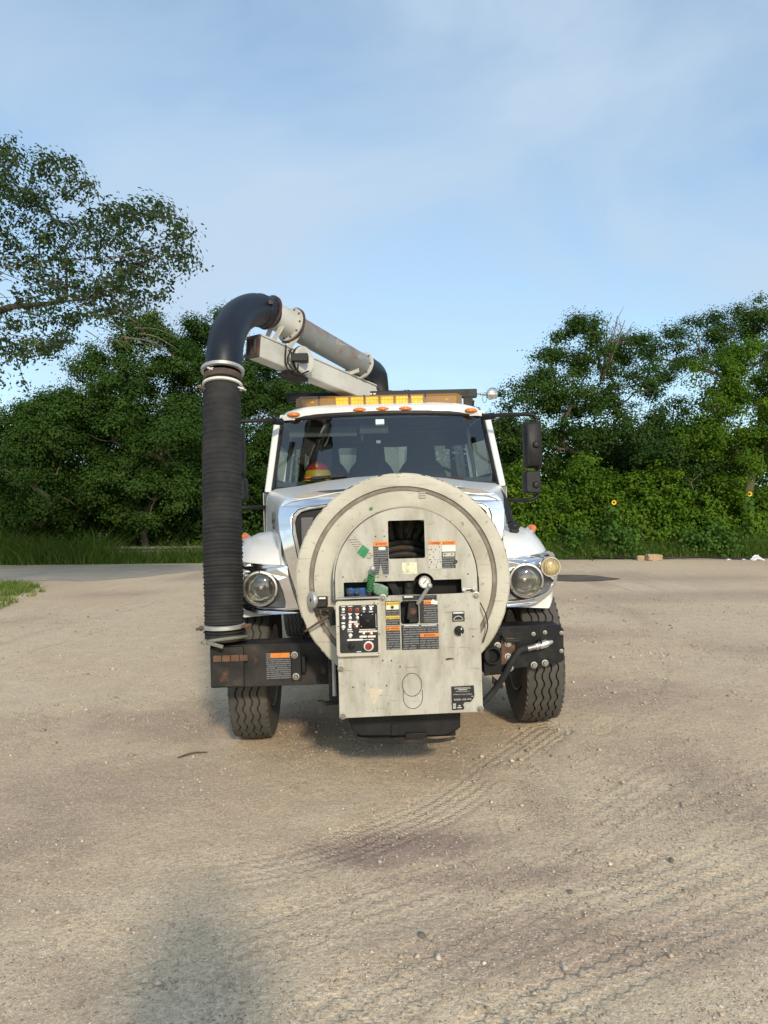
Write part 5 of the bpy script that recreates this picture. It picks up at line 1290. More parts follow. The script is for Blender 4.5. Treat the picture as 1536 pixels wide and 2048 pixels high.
# ---- arch plate in front of the reel
AY = -1.30; acx, acz, ar_ = .046, 1.205, .404
def P(px, py, ly=AY): return L(px, py, ly)
xl, xr = acx - ar_, acx + ar_
arch = [(xl, 1.10), (xr, 1.10)] + [(acx + ar_ * cos(radians(a)), acz + ar_ * sin(radians(a))) for a in range(0, 181, 5)]
wx0, wx1, wz0, wz1 = prect(776.5, 1040.5, 849.5, 1117, AY)
win = rrect(wx0, wx1, wz0, wz1, .008, 2)
sx0, sz0 = P(688, 1196); sx1, sz1 = P(923, 1166); bx, bz = P(848, 1167); br_ = 21 * (AY - _ci.y) / FPX
ztop = P(760, 1163)[1]
slot = [(sx0, sz0 + .006), (sx1, sz0 + .006), (sx1, ztop)]
da = math.asin(max(-.9, min(.9, (ztop - bz) / br_)))
slot += [(bx + br_ * cos(t), bz + br_ * sin(t)) for t in np.linspace(da, pi - da, 15)] + [(sx0, ztop)]
mb = MB(); mb.plate([arch, win[::-1], slot[::-1]], AY, AY + .006); ap = mb.build('reel_guard_plate', 'panel', T, ang=25)
mb = MB(); pts = [(acx + (ar_ + .012) * cos(radians(a)), acz + (ar_ + .012) * sin(radians(a))) for a in range(0, 181, 4)]
mb.loft([[(x, AY + dy, z) for x, z in pts] for dy in (.002, .07)]); mb.loft([[(acx + (x - acx) * k, AY + .002, acz + (z - acz) * k) for x, z in pts] for k in (1.0, .985)])
mb.loft([[(xl - .012, AY + .002, z) for z in (1.10, 1.205)], [(xl - .012, AY + .07, z) for z in (1.10, 1.205)]]); mb.loft([[(xr + .012, AY + .002, z) for z in (1.10, 1.205)], [(xr + .012, AY + .07, z) for z in (1.10, 1.205)]])
g = mb.build('guard_rim', 'cream', ap); so = g.modifiers.new('t', 'SOLIDIFY'); so.thickness = .004
# seam down the plate
m = MB(); a, b = P(757, 1030), P(763, 1160); m.bar((a[0], AY - .0005, a[1]), (b[0], AY - .0005, b[1]), .002, .002, up=(0, 1, 0)); m.build('plate_seam', 'cream', ap)
# back box keeping the slot dark
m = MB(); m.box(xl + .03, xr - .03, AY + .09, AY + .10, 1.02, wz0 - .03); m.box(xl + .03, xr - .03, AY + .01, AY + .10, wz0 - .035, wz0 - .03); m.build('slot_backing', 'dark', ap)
LA = AY - .001
label_plate('warning_label', (747, 1092, 777, 1149), LA, 'print', ap); label_plate('warning_header', (747, 1083, 775.5, 1092), LA, 'labelorange', ap)
ptext('\u25b2 WARNING', (751, 1085.5, 773, 1089.5), LA - .004, 'ink', ap)
label_plate('label_scrape', (757, 1094, 771, 1100), LA - .003, 'labelwhite', ap, .001)
x0, x1, z0, z1 = prect(757, 1128, 766, 1150, LA); m = MB(); m.plate([[(x0, z0), (x1, z0), ((x0 + x1) / 2, z1)]], LA - .0035, LA - .002); m.build('label_scrape', 'panel', ap, smooth=False)
label_plate('warning_label', (856.5, 1089, 882, 1138), LA, 'printfine', ap); label_plate('warning_header', (857, 1082.5, 882, 1089.5), LA - .001, 'labelorange', ap)
ptext('WARNING', (862, 1084, 880, 1088), LA - .0045, 'ink', ap)
label_plate('warning_label', (884, 1090, 911, 1103), LA, 'labelwhite', ap); label_plate('warning_label', (884, 1103, 911, 1136), LA - .001, 'print', ap); label_plate('warning_header', (884, 1081.5, 910.5, 1089), LA - .001, 'labelorange', ap)
ptext('\u25b2 WARNING', (886, 1083.5, 908, 1087.5), LA - .0045, 'ink', ap)
label_plate('label_strip', (886, 1105, 909, 1113), LA - .0035, 'printfine', ap, .001)
c = P(911, 1123); m = MB(); m.lathe([(.011, 0), (.011, .004), (.006, .005), (.005, -.003), (0, -.003)], (c[0], AY - .003, c[1]), (0, -1, 0), 16); m.build('grommet', 'ink', ap)
label_plate('cream_sticker', (804, 1125, 834, 1148), LA, 'labelcream', ap)
def quad(name, pts, ly, mat, parent, th=.002):
    q = [L(*p, ly) for p in pts]; m = MB(); m.plate([q], ly - th, ly + .0005); return m.build(name, mat, parent, smooth=False)
quad('green_tape', [(714, 1105), (725, 1089), (739, 1100), (728, 1117)], LA - .001, 'greentape', ap)
quad('worn_print', [(695, 1078), (704, 1070), (724, 1087), (713, 1100)], LA, 'printgrey', ap, .001)
quad('worn_print', [(729, 1113), (738, 1102), (747, 1111), (739, 1121)], LA, 'printgrey', ap, .001)
for q in ((751, 1073), (768.5, 1072.5), (755.5, 1154.5), (772, 1153.5), (686, 1154), (936, 1148)):
    x, z = P(*q); m = MB(); m.lathe([(.0045, .0), (.0045, .001), (0, .001)], (x, AY, z), (0, -1, 0), 10); m.build('drill_hole', 'ink', ap)
# gauge
c = P(849, 1164, AY - .01); c = Vector((c[0], AY - .012, c[1])); m = MB(); m.lathe([(.030, .05), (.034, .045), (.036, 0), (.034, -.012), (.030, -.012), (.029, -.006)], c, (0, 1, 0), 32); ga = m.build('pressure_gauge', 'steel', T)
m = MB(); m.lathe([(.0295, -.005), (0, -.005)], c, (0, 1, 0), 28); m.build('gauge_dial', 'gaugeface', ga)
m = MB(); m.bar(c + Vector((-.008, -.007, -.010)), c + Vector((.012, -.007, .014)), .0035, .001, up=(0, 1, 0))
for k in range(11):
    a = radians(225 - 27 * k); u = Vector((cos(a), 0, sin(a))); m.bar(c + u * .022 + Vector((0, -.0065, 0)), c + u * .027 + Vector((0, -.0065, 0)), .0022, .001, up=(0, 1, 0))
m.build('gauge_needle', 'ink', ga)
# valves and hoses in the slot
m = MB()
for (px, py, r) in ((701, 1184, .024), (714, 1183, .02)): x, z = L(px, py, AY + .03); m.lathe([(r, .03), (r, -.02), (r * .6, -.025), (r * .6, -.03), (0, -.03)], (x, AY + .04, z), (0, 1, 0), 20)
xa, xb, za, zb = prect(693, 1176, 740, 1196, AY + .05); m.box(xa, xb, AY + .05, AY + .08, za, zb); bv = m.build('blue_valve', 'blue', T, bevel=.004)
for q in ((701, 1184), (714, 1184)): x, z = L(*q, AY + .01); bolt(bv, (x, AY + .008, z), .007, 'rust')
m = MB()
for k in range(3): m.tube(spline([L3(776 + 5 * k, 1165, AY + .05), L3(786 + 5 * k, 1182, AY + .045), L3(792 + 5 * k, 1200, AY + .06)], 4), .010, 8)
x, z = L(817, 1172, AY + .04); m.tube([(x, AY + .05, z + .02), (x, AY + .05, z - .07)], [.022, .03], 12); m.ball((x, AY + .03, z), .016, 10, 8); m.build('slot_hose', 'hose', T)
a, b = L3(745, 1137, AY - .05), L3(739, 1188, AY + .03); m = MB(); m.tube([a, a.lerp(b, .5), b], [.007, .011, .012], 10); lv = m.build('reel_lever', 'steel', T)
m = MB(); m.ball(a, .0165, 14, 10); m.build('lever_knob', 'alu', lv)
m = MB()
for k in range(9):
    t = .25 + .075 * k; cc = a.lerp(b, t); m.tube([cc + Vector((cos(q) * (.017 + .003 * sin(3 * q + k)), sin(q) * .017, .006 * sin(q * 2 + k))) for q in [2 * pi * i / 14 for i in range(15)]], .0045, 5)
m.tube(spline([L3(727, 1162, AY - .03), L3(735, 1157, AY - .035), L3(742, 1164, AY - .03)], 4), .004, 5); m.build('twine', 'twine', lv)
rq = []
for i in range(7):
    row = []
    for j in range(6):
        u, v = i / 6, j / 5; px = 746 + 30 * u; py = 1166 + 8 * u * u + (26 - 12 * abs(u - .45)) * v; x, z = L(px, py, AY - .02); row.append((x, AY - .02 + .012 * sin(5 * u + 3 * v) + .03 * v * (1 - u), z))
    rq.append(row)
m = MB(); m.loft(rq); rg_ = m.build('rag', 'rag', T); s_ = rg_.modifiers.new('t', 'SOLIDIFY'); s_.thickness = .003

# ---- control panel
PY = -1.40; pcx0, pcx1, pz0, pz1 = -.350, .447, .458, 1.120
hx0, hx1, hz0, hz1 = prect(801, 1202, 837.5, 1248, PY)
outline = [(pcx0, pz0 - .004), (pcx1, pz0 + .006), (pcx1 - .002, pz1 + .008), (-.12, pz1 - .006), (-.135, pz1 - .02), (pcx0, pz1 - .022)]
mb = MB(); mb.plate([outline, rrect(hx0, hx1, hz0, hz1, .014, 3)[::-1]], PY, PY + .006); cp = mb.build('control_panel', 'panel', T, ang=25, bevel=.0015)
mb = MB(); mb.box(pcx0 + .004, pcx0 + .010, PY + .006, PY + .22, pz0, pz1 - .04); mb.box(pcx1 - .010, pcx1 - .004, PY + .006, PY + .22, pz0, pz1); mb.box(pcx0 + .01, pcx1 - .01, PY + .006, PY + .22, pz0 + .002, pz0 + .01); mb.box(pcx0 + .01, pcx1 - .01, PY + .20, PY + .21, pz0 + .01, pz1 - .05)
mb.build('panel_box', 'cream', cp)
LP = PY - .0012
for q in ((766, 1195), (952, 1190), (682, 1337), (685.5, 1432), (960.5, 1416.5)): bolt(cp, L3(*q, PY - .001), .0115)
for q in ((765.5, 1321), (783, 1321.5), (800, 1333.5), (706, 1374.5), (773, 1371.5), (946, 1273)):
    x, z = L(*q, PY); m = MB(); m.lathe([(.0045, .0), (.0045, .0012), (0, .0012)], (x, PY, z), (0, -1, 0), 10); m.build('drill_hole', 'ink', cp)
label_plate('caution_label', (771, 1202, 799, 1229), LP, 'labelblack', cp); label_plate('caution_header', (772, 1203.5, 798, 1210.5), LP - .0025, 'labelyellow', cp, .001); ptext('\u25b2CAUTION', (773, 1205, 797, 1209), LP - .0045, 'ink', cp)
label_plate('caution_picture', (772, 1210.5, 798, 1219), LP - .0025, 'labelcream', cp, .001); x, z = L(784.5, 1214.5, LP); m = MB(); m.lathe([(.0085, 0), (.0085, .001), (0, .001)], (x, LP - .004, z), (0, -1, 0), 14); m.build('pictogram', 'ink', cp)
label_plate('caution_print', (772, 1219, 798, 1228), LP - .0025, 'print', cp, .001)
label_plate('caution_label', (772, 1230, 800, 1250), LP, 'print', cp); label_plate('caution_header', (772.5, 1231.5, 799, 1238), LP - .0025, 'labelyellow', cp, .001); ptext('\u25b2ATENCI\u00d3N', (774, 1233, 798, 1237), LP - .0045, 'ink', cp)
label_plate('warning_label', (772.5, 1252, 800.5, 1299), LP, 'print', cp); label_plate('warning_header', (773, 1253, 800, 1260.5), LP - .0025, 'labelorange', cp, .001); ptext('\u25b2 WARNING', (775, 1254.8, 798, 1259), LP - .0045, 'ink', cp)
label_plate('valve_label', (804.5, 1191, 873.5, 1200), LP, 'labelblack', cp); label_plate('valve_print', (808, 1192.5, 826, 1195), LP - .0025, 'labelwhite', cp, .0006); label_plate('valve_print', (848, 1193.5, 871, 1196), LP - .0025, 'print', cp, .0006)
label_plate('warning_label', (839, 1201, 875.5, 1246), LP, 'labelblack', cp); label_plate('warning_print', (847.5, 1211, 874.5, 1244), LP - .0025, 'print', cp, .001); label_plate('warning_header', (847.5, 1201, 863, 1208.5), LP - .0025, 'labelorange', cp, .001); ptext('\u25b2 WAR', (849, 1203, 862, 1207), LP - .0045, 'ink', cp)
quad('paint_chip', [(862, 1202), (866, 1198), (870, 1201), (876, 1202), (874, 1209), (862, 1208)], LP - .003, 'labelwhite', cp, .001)
label_plate('instruction_label', (803, 1249, 877.5, 1298.5), LP, 'print', cp); label_plate('warning_header', (840.5, 1266, 877.5, 1273.5), LP - .0025, 'labelorange', cp, .001); ptext('\u25b2 WARNING', (848, 1267.7, 871, 1272), LP - .0045, 'ink', cp)
label_plate('label_margin', (803.5, 1252, 806.5, 1297), LP - .0025, 'labelblack', cp, .0006); label_plate('label_margin', (838.5, 1274, 840.5, 1297), LP - .0025, 'labelblack', cp, .0006); label_plate('label_heading', (808, 1250.5, 838, 1252), LP - .0025, 'labelwhite', cp, .0006); label_plate('label_heading', (843, 1249.5, 873, 1251), LP - .0025, 'labelwhite', cp, .0006)
label_plate('gauge_label', (904.5, 1223, 929, 1243), LP, 'labelblack', cp); x, z = L(916.7, 1240, LP); m = MB(); m.tube([(x + .026 * cos(radians(a)), LP - .003, z + .022 * sin(radians(a))) for a in range(10, 171, 10)], .0016, 4); m.build('gauge_arc', 'labelwhite', cp); label_plate('gauge_print', (906, 1224.5, 927, 1227), LP - .0025, 'labelwhite', cp, .0005); label_plate('gauge_print', (907, 1239.5, 927, 1241), LP - .0025, 'steel', cp, .0005)
c = L3(918, 1261, PY); m = MB(); m.lathe([(.027, 0), (.027, .014), (.024, .022), (0, .023)], c, (0, -1, 0), 24); m.box(c.x - .004, c.x + .004, c.y - .032, c.y - .02, c.z - .022, c.z + .022, Matrix.Translation(c) @ Matrix.Rotation(radians(-65), 4, 'Y') @ Matrix.Translation(-c)); kn = m.build('throttle_knob', 'plastic', cp)
m = MB(); m.box(c.x + .008, c.x + .014, c.y - .0245, c.y - .0225, c.z - .022, c.z - .010); m.box(c.x + .008, c.x + .014, c.y - .0245, c.y - .0225, c.z + .008, c.z + .018); m.build('knob_mark', 'labelwhite', cp)
# engraved outline of an oblong
c = L(824, 1369.5, PY); k = (PY - _ci.y) / FPX; m = MB(); m.tube([(c[0] + 19.5 * k * cos(a), PY - .0002, c[1] + 23 * k * sin(a)) for a in [2 * pi * i / 48 for i in range(49)]], .0017, 4, False)
zz = L(825, 1394, PY)[1]; m.tube([(c[0] - 19 * k + .003, PY - .0002, c[1] - .03)] + [(c[0] + .003 - 19.5 * k * cos(a), PY - .0002, zz - 23.5 * k * sin(a)) for a in [pi * i / 24 for i in range(25)]] + [(c[0] + .003 + 19 * k, PY - .0002, c[1] - .03)], .0017, 4, False); m.build('engraved_oblong', 'ink', cp)
# data plate with a torn corner
quad('data_plate', [(902.5, 1373), (947.5, 1370.5), (949, 1392), (946, 1398), (941, 1404), (930, 1404), (926, 1409), (928.5, 1414), (928, 1418.5), (904, 1420.5)], LP, 'labelblack', cp)
for s_, b_ in (('RODDER PUMP DATA', (909, 1374.8, 941, 1378)), ('Water system operates at', (911, 1381.7, 939, 1384)), ('80 Gallons per minute at 2500 psi', (907, 1387.4, 943.5, 1390)), ('RODDER', (908, 1397.7, 921.5, 1400.8)), ('HOSE', (924, 1397.2, 932.5, 1400.2)), ('DATA', (935, 1396.6, 943, 1399.8))): ptext(s_, b_, LP - .003, 'labelwhite', cp)
for b_ in ((917, 1379, 934, 1380), (906, 1407.5, 912, 1409), (906, 1411.2, 912, 1412.8), (906, 1415, 912, 1416.6), (915, 1414.5, 923, 1416), (917, 1410.5, 921, 1412.3), (943, 1392, 947, 1392.8)): label_plate('small_print', b_, LP - .0025, 'labelwhite', cp, .0006)
quad('rust_scar', [(890, 1318), (897, 1315.5), (906, 1316), (908, 1318.5), (900, 1319.5), (893, 1321)], LP, 'rust', cp, .0008)
quad('stain', [(738, 1378), (752, 1375), (766, 1380), (758, 1392), (748, 1408), (740, 1395)], LP + .0008, pm('tan_stain', (.52, .46, .33), (.64, .60, .50), 12, rough=.6), cp, .0008)
# lever and its mechanism in the square opening
m = MB(); m.box(hx0 - .02, hx1 + .02, PY + .10, PY + .11, hz0 - .02, hz1 + .02); m.build('opening_backing', 'dark', cp)
a, b = L3(859, 1171, PY - .06), L3(836, 1207, PY + .01); m = MB(); m.tube([a, b], [.009, .012], 12); cl = m.build('control_lever', 'alu', T); m = MB(); m.ball(a, .0155, 14, 10); m.build('lever_knob', 'alu', cl)
x, z = L(826, 1222, PY + .03); m = MB(); m.box(x - .03, x + .03, PY + .03, PY + .05, z - .05, z + .06, Matrix.Translation((x, 0, z)) @ Matrix.Rotation(radians(8), 4, 'Y') @ Matrix.Translation((-x, 0, -z))); m.build('lever_plate', 'dusty_black', cl, bevel=.004); bolt(cl, (x, PY + .028, z), .011, 'rust')
m = MB(); x, z = L(828, 1241, PY + .02); m.box(x - .028, x + .028, PY + .02, PY + .05, z - .015, z + .015); m.build('lever_block', 'dusty_black', cl, bevel=.006)

# control box
bx0, bx1, bz0, bz1 = prect(672.5, 1201.5, 761.5, 1312, PY - .035); ix0, ix1, iz0, iz1 = prect(679, 1210, 755.5, 1305.5, PY - .035)
mb = MB(); mb.plate([rrect(bx0, bx1, bz0, bz1, .018), rrect(ix0, ix1, iz0, iz1, .010)[::-1]], PY - .04, PY + .0); cb = mb.build('control_box', 'cream', T, bevel=.005, ang=30)
mb = MB(); mb.plate([rrect(ix0, ix1, iz0, iz1, .010)], PY - .032, PY - .02); mb.build('switch_face', 'labelblack', cb)
FY = PY - .0325
def cbp(cx, cy): return (670 + cx * .0651, 1195 + cy * .0651)
def toggle(cx, cy, ring, stick=True):
    x, z = L(*cbp(cx, cy), FY); m = MB(); m.lathe([(.0105, 0), (.0105, .003), (.006, .004), (.006, 0)], (x, FY, z), (0, -1, 0), 14); t = m.build('switch_ring', ring, cb)
    m = MB()
    if stick: m.tube([(x, FY, z), (x + .002, FY - .016, z + .004)], [.0035, .0045], 8)
    else: m.lathe([(.008, 0), (.008, .006), (.006, .008), (0, .008)], (x, FY, z), (0, -1, 0), 12)
    m.build('switch', 'steel' if stick else ('redknob' if ring == 'redring' else 'labelwhite'), cb)
M['redring'] = pm('red_switch_ring', (.42, .10, .08), None, rough=.4)
for cx, cy, rg_, st in ((250, 380, 'steel', True), (465, 380, 'redring', False), (678, 375, 'redring', False), (885, 360, 'steel', True), (1095, 355, 'steel', True), (262, 640, 'steel', True), (465, 635, 'steel', True), (685, 630, 'steel', True), (262, 905, 'labelwhite', False), (455, 910, 'steel', True), (660, 885, 'redring', True), (475, 1160, 'labelwhite', False), (875, 1105, 'redring', True), (1110, 1105, 'redring', True)): toggle(cx, cy, rg_, st)
def cbrect(x0, y0, x1, y1, mat='labelwhite', name='switch_label'): a = cbp(x0, y0); b = cbp(x1, y1); label_plate(name, (*a, *b), FY, mat, cb, .0012)
for r in ((185, 268, 320, 290), (390, 260, 540, 285), (810, 250, 950, 270), (1040, 250, 1190, 285), (205, 440, 300, 470), (860, 430, 920, 450), (1040, 425, 1170, 450), (180, 525, 325, 550), (405, 485, 520, 515), (620, 485, 740, 515), (430, 690, 500, 712), (655, 672, 720, 695), (425, 725, 690, 780), (415, 800, 515, 850), (590, 790, 740, 842), (205, 760, 310, 815), (230, 970, 280, 990), (385, 960, 520, 1010), (385, 1040, 550, 1062), (440, 1225, 500, 1245), (755, 968, 1240, 990), (740, 1020, 1000, 1072), (1010, 1010, 1300, 1060), (755, 1172, 980, 1230), (1010, 1166, 1245, 1225), (375, 1275, 855, 1325), (860, 1282, 1000, 1300), (1020, 1275, 1190, 1300), (665, 1655, 805, 1675), (1220, 880, 1290, 895)): cbrect(*r)
for (cx, cy) in ((455, 530), (678, 530)):
    a = L(*cbp(cx - 45, cy - 10), FY); b = L(*cbp(cx + 45, cy - 10), FY); d_ = L(*cbp(cx, cy + 40), FY); m = MB(); m.plate([[d_, b, a]], FY - .0012, FY); m.build('arrow_mark', 'labelwhite', cb, smooth=False)
cbrect(1240, 500, 1268, 860, 'steel', 'slider_mark')
jx, jz = L(*cbp(1000, 715), FY); m = MB(); w = .0445
m.loft([[(jx + x * k, FY - h, jz + z * k) for x, z in rrect(-w, w, -w, w, .008, 3)] for k, h in ((1, 0), (.97, .006), (.75, .012), (.55, .022), (.35, .028), (.28, .034), (.1, .037))], True, True); m.build('joystick_boot', 'plastic', cb, ang=60)
for cx, cy in ((818, 540), (1152, 530), (822, 880), (1158, 868)): x, z = L(*cbp(cx, cy), FY); bolt(cb, (x, FY - .006, z), .005, 'labelwhite', washer=False)
x, z = L(*cbp(500, 1490), FY); m = MB(); m.lathe([(.018, 0), (.018, .008), (.012, .012), (0, .012)], (x, FY, z), (0, -1, 0), 20); m.box(x - .005, x + .005, FY - .026, FY - .01, z - .016, z + .016); m.build('key_switch', 'plastic', cb, bevel=.002)
x, z = L(*cbp(1035, 1490), FY); m = MB(); m.lathe([(.027, 0), (.027, .004), (.018, .005)], (x, FY, z), (0, -1, 0), 28); m.build('stop_ring', 'labelwhite', cb); m = MB(); m.lathe([(.0185, 0), (.0185, .016), (.016, .02), (0, .021)], (x, FY, z), (0, -1, 0), 24); m.build('stop_button', 'redknob', cb)
for cx, cy in ((1315, 190), (100, 890), (1350, 1110), (1340, 1710)): x, z = L(*cbp(cx, cy), PY - .04); bolt(cb, (x, PY - .040, z), .0035, 'rust', washer=False)
m = MB(); xa, xb, za, zb = prect(674, 1195, 760, 1197.5, PY - .045); m.box(xa, xb, PY - .05, PY + .0, za, zb); m.build('drip_rail', 'steel', cb)
m = MB(); xa, xb, za, zb = prect(942, 1183, 952, 1187, AY - .02); m.tube([L3(927, 1179, AY - .01), L3(950, 1177, AY - .015)], .006, 8); m.tube([L3(928, 1179, AY), L3(928, 1179, AY - .03)], .011, 10); m.tube([L3(949, 1177, AY), L3(949, 1177, AY - .035)], .013, 10); m.build('guard_hinge', 'steel', ap)
# footage counter at the left
xa, xb, za, zb = prect(632, 1194, 655, 1214, RY - .08); m = MB(); m.box(xa, xb, RY - .09, RY - .03, za, zb); fc = m.build('footage_counter', 'plastic', T, bevel=.006)
label_plate('counter_window', (638, 1194.5, 651, 1198), RY - .0905, 'labelwhite', fc, .001); m = MB(); m.box(xa + .004, xb - .006, RY - .093, RY - .09, za + .004, zb - .022); m.build('counter_cover', 'dusty_black', fc)
c = L3(625, 1200, RY - .06); m = MB(); m.lathe([(.01, -.012), (.046, -.012), (.050, 0), (.046, .012), (.03, .010), (.01, .012)], c, (1, .55, 0), 28); m.build('counter_wheel', 'alu', fc)
m = MB(); a = L3(636, 1220, RY - .07); xa, xb, za, zb = prect(634, 1215, 662, 1223, RY - .07); m.box(xa, xb, RY - .08, RY - .03, za, zb); m.bar(L3(660, 1215, RY - .06), L3(668, 1250, RY - .06), .035, .04); m.bar(L3(645, 1224, RY - .05), L3(664, 1236, RY - .05), .03, .03); m.build('counter_bracket', 'dusty_black', fc, bevel=.003)
for q in ((641, 1221), (655, 1221)): bolt(fc, L3(*q, RY - .082), .006, 'rust', washer=False)
m = MB(); m.tube([L3(656, 1232, RY - .10), L3(640, 1243, RY - .09), L3(610, 1263, RY - .07)], [.009, .007, .006], 8); m.build('latch_rod', 'rust', fc)
m = MB(); m.tube(spline([L3(960, 1205, RY - .02), L3(972, 1230, RY - .04), L3(975, 1255, RY - .04), L3(966, 1285, RY - .02)], 6), .0035, 6); m.build('cable', 'ink', reel)
# black housing and skid below the panel
HY = -1.20; a = [(691, 1426), (921, 1424), (921, 1456), (905, 1466), (880, 1472), (720, 1472), (705, 1460)]
m = MB(); q = [L(*p, HY) for p in a]; m.plate([q], HY, HY + .28); lh = m.build('lower_housing', 'plastic', T, bevel=.008)
xa, xb, za, zb = prect(782, 1448, 798, 1470, HY); m = MB(); m.box(xa, xb, HY - .012, HY, za, zb); m.build('cover_plate', 'plastic', lh, bevel=.004); xa, xb, za, zb = prect(811, 1464, 853, 1475, HY); m = MB(); m.box(xa, xb, HY - .02, HY + .01, za, zb); m.build('step_lip', 'plastic', lh, bevel=.004)
m = MB(); secs = []
for t in np.linspace(0, 1, 15):
    px = 713 + 198 * t; e = 9 * (2 * t - 1) ** 4; secs.append([L3(px, 1478 - e * .6, HY + .02), L3(px, 1487 - e, HY + .02), L3(px, 1487 - e, HY + .25), L3(px, 1478 - e * .6, HY + .25)])
m.loft(secs, True, True); m.build('skid_plate', 'dusty_black', lh, bevel=.003)
m = MB(); m.box(-.26, .32, HY + .05, HY + .22, .26, .30); m.build('skid_mount', 'dark', lh)
m = MB(); a = L3(642, 1408, -.95); m.bar(a, L3(680, 1404, -.95), .03, .022); m.box(a.x - .02, a.x + .01, -.97, -.93, a.z - .05, a.z + .02); m.build('step_hook', 'dusty_black', T)

# ---- boom
ax0, ax1 = L3(536, 624, .32), L3(727, 733, 1.20); au = (ax1 - ax0).normalized()
side_v = au.cross(Vector((0, 0, 1))).normalized(); upv = side_v.cross(au)
boom_a, boom_b = L3(507, 694, .20), L3(742, 792, 1.40)
m = MB(); m.bar(boom_a, boom_b, .13, .168); bm_o = m.build('boom', 'boomwhite', T, bevel=.012, seg=2)
m = MB(); bd = (boom_b - boom_a).normalized(); m.bar(boom_a - bd * .012, boom_a + bd * .004, .142, .180); m.build('boom_end_plate', 'rustflange', bm_o, bevel=.004)
m = MB()
for dx in (-.04, 0, .04): m.bar(boom_a - bd * .02 + side_v * dx + Vector((0, 0, -.06)), boom_a - bd * .02 + side_v * dx + Vector((0, 0, .06)), .016, .01, up=(0, 1, 0))
m.build('end_slot', 'ink', bm_o)
m = MB(); m.bar(boom_a + bd * .02 + Vector((0, 0, .089)), boom_b + Vector((0, 0, .089)), .148, .014); m.build('boom_top_flange', 'boomwhite', bm_o, bevel=.003)
m = MB(); m.tube([ax0 + au * .02, ax0 + au * .30], .108, 32); m.build('boom_pipe_collar', 'boomwhite', T)
m = MB(); m.tube([ax0 + au * .26, ax1], .102, 32); bp = m.build('boom_pipe', 'pipe', T)
def flange(t, r, th, mat, nb=12, name='flange', par=None):
    c = ax0 + au * t; m = MB(); m.lathe([(.095, 0), (r, 0), (r, th), (.095, th)], c, au, 40); f = m.build(name, mat, par or bp, ang=30)
    for k in range(nb):
        a = 2 * pi * k / nb; bolt(f, c + (side_v * cos(a) + upv * sin(a)) * (r - .017), .008, 'rustflange', tuple(-au), washer=False)
    return f
flange(0.0, .140, .018, 'rustflange'); flange(.235, .140, .014, 'boomwhite', 10); flange(.252, .150, .016, 'rustflange', 10); flange((ax1 - ax0).length - .03, .125, .02, 'boomwhite', 8)
# saddles between pipe and beam
for t in (.10, .28, 1.05):
    c = ax0 + au * t; b0 = boom_a.lerp(boom_b, min(1, (t + .08) / (boom_b - boom_a).length)) + Vector((0, 0, .1)); m = MB(); m.bar(b0 + side_v * .05, c + side_v * .07 - upv * .09, .05, .012, up=tuple(au)); m.bar(b0 - side_v * .05, c - side_v * .06 - upv * .09, .05, .012, up=tuple(au)); m.build('pipe_saddle', 'boomwhite', bm_o)
# smooth rubber elbow
ep = spline([ax0 + au * .01, L3(505, 620, .14), L3(475, 636, -.08), L3(456, 670, -.28), L3(449, 708, -.39), L3(447, 745, -.43)], 7)
m = MB(); m.tube(ep, .124, 36); el = m.build('boom_elbow', 'elbow', T, ang=60)
m = MB(); c = ep[4]; dd = (ep[5] - ep[3]).normalized(); m.lathe([(.123, -.012), (.128, -.008), (.128, .008), (.123, .012)], c, dd, 40); m.build('elbow_seam', 'elbow', el)
x = c + Vector((.10, -.09, .03)); m = MB(); m.box(x.x - .015, x.x + .015, x.y - .02, x.y + .02, x.z - .012, x.z + .012); m.build('elbow_buckle', 'rustflange', el)
# sheave disc and valve box on the beam
c = L3(607, 721, .42); dsk = Vector((.78, -.62, .02)); m = MB(); m.lathe([(0, -.03), (.095, -.03), (.112, -.02), (.112, .012), (.100, .024), (.06, .026), (.05, .020), (0, .020)], c, dsk, 40); sh = m.build('cable_reel_cover', 'boomwhite', bm_o)
m = MB(); m.lathe([(.113, -.022), (.117, -.010), (.113, .002)], c, dsk, 40); m.build('reel_cover_gasket', 'plastic', bm_o)
xa, xb, za, zb = prect(582, 707, 616, 723, .30); m = MB(); m.box(xa, xb, .28, .38, za, zb); m.build('valve_box', 'black', bm_o, bevel=.006)
m = MB()
for k, cpt in enumerate((((572, 690), (571, 725), (580, 742), (600, 748), (618, 742)), ((577, 700), (592, 715), (596, 735), (588, 742)), ((583, 697), (575, 722), (590, 745)))):
    m.tube(spline([L3(*q, .36 - .02 * k) for q in cpt], 6), .007, 6)
m.build('hydraulic_line', 'ink', bm_o)
m = MB(); c = boom_a.lerp(boom_b, .22); m.bar(c + Vector((0, 0, -.112)), c + bd * .22 + Vector((0, 0, -.112)), .13, .03); m.build('boom_underbracket', 'dusty_black', bm_o)
# far elbow and turret behind the cab
fe = spline([ax1 - au * .02, L3(748, 748, 1.45), L3(754, 768, 1.85), Vector((.02, 2.5, 2.72)), Vector((.06, 3.0, 2.66)), Vector((.06, 3.2, 2.5))], 6); m = MB(); m.tube(fe, .112, 24); m.build('rear_elbow', 'elbow', T)
m = MB(); c = L3(763, 765, 2.0); m.plate([rrect(c.x - .02, c.x + .05, c.z - .10, c.z + .09, .03)], 2.0, 2.04); m.build('turret_cover', 'boomwhite', T)
m = MB(); m.tube([(.05, 3.35, 1.3), (.05, 3.35, 2.6)], [.22, .20], 24); m.box(-.2, .3, 3.1, 3.6, 2.4, 2.66); m.bar(boom_b, (.05, 3.2, 2.62), .12, .14); m.build('turret', 'boomwhite', T, bevel=.02)
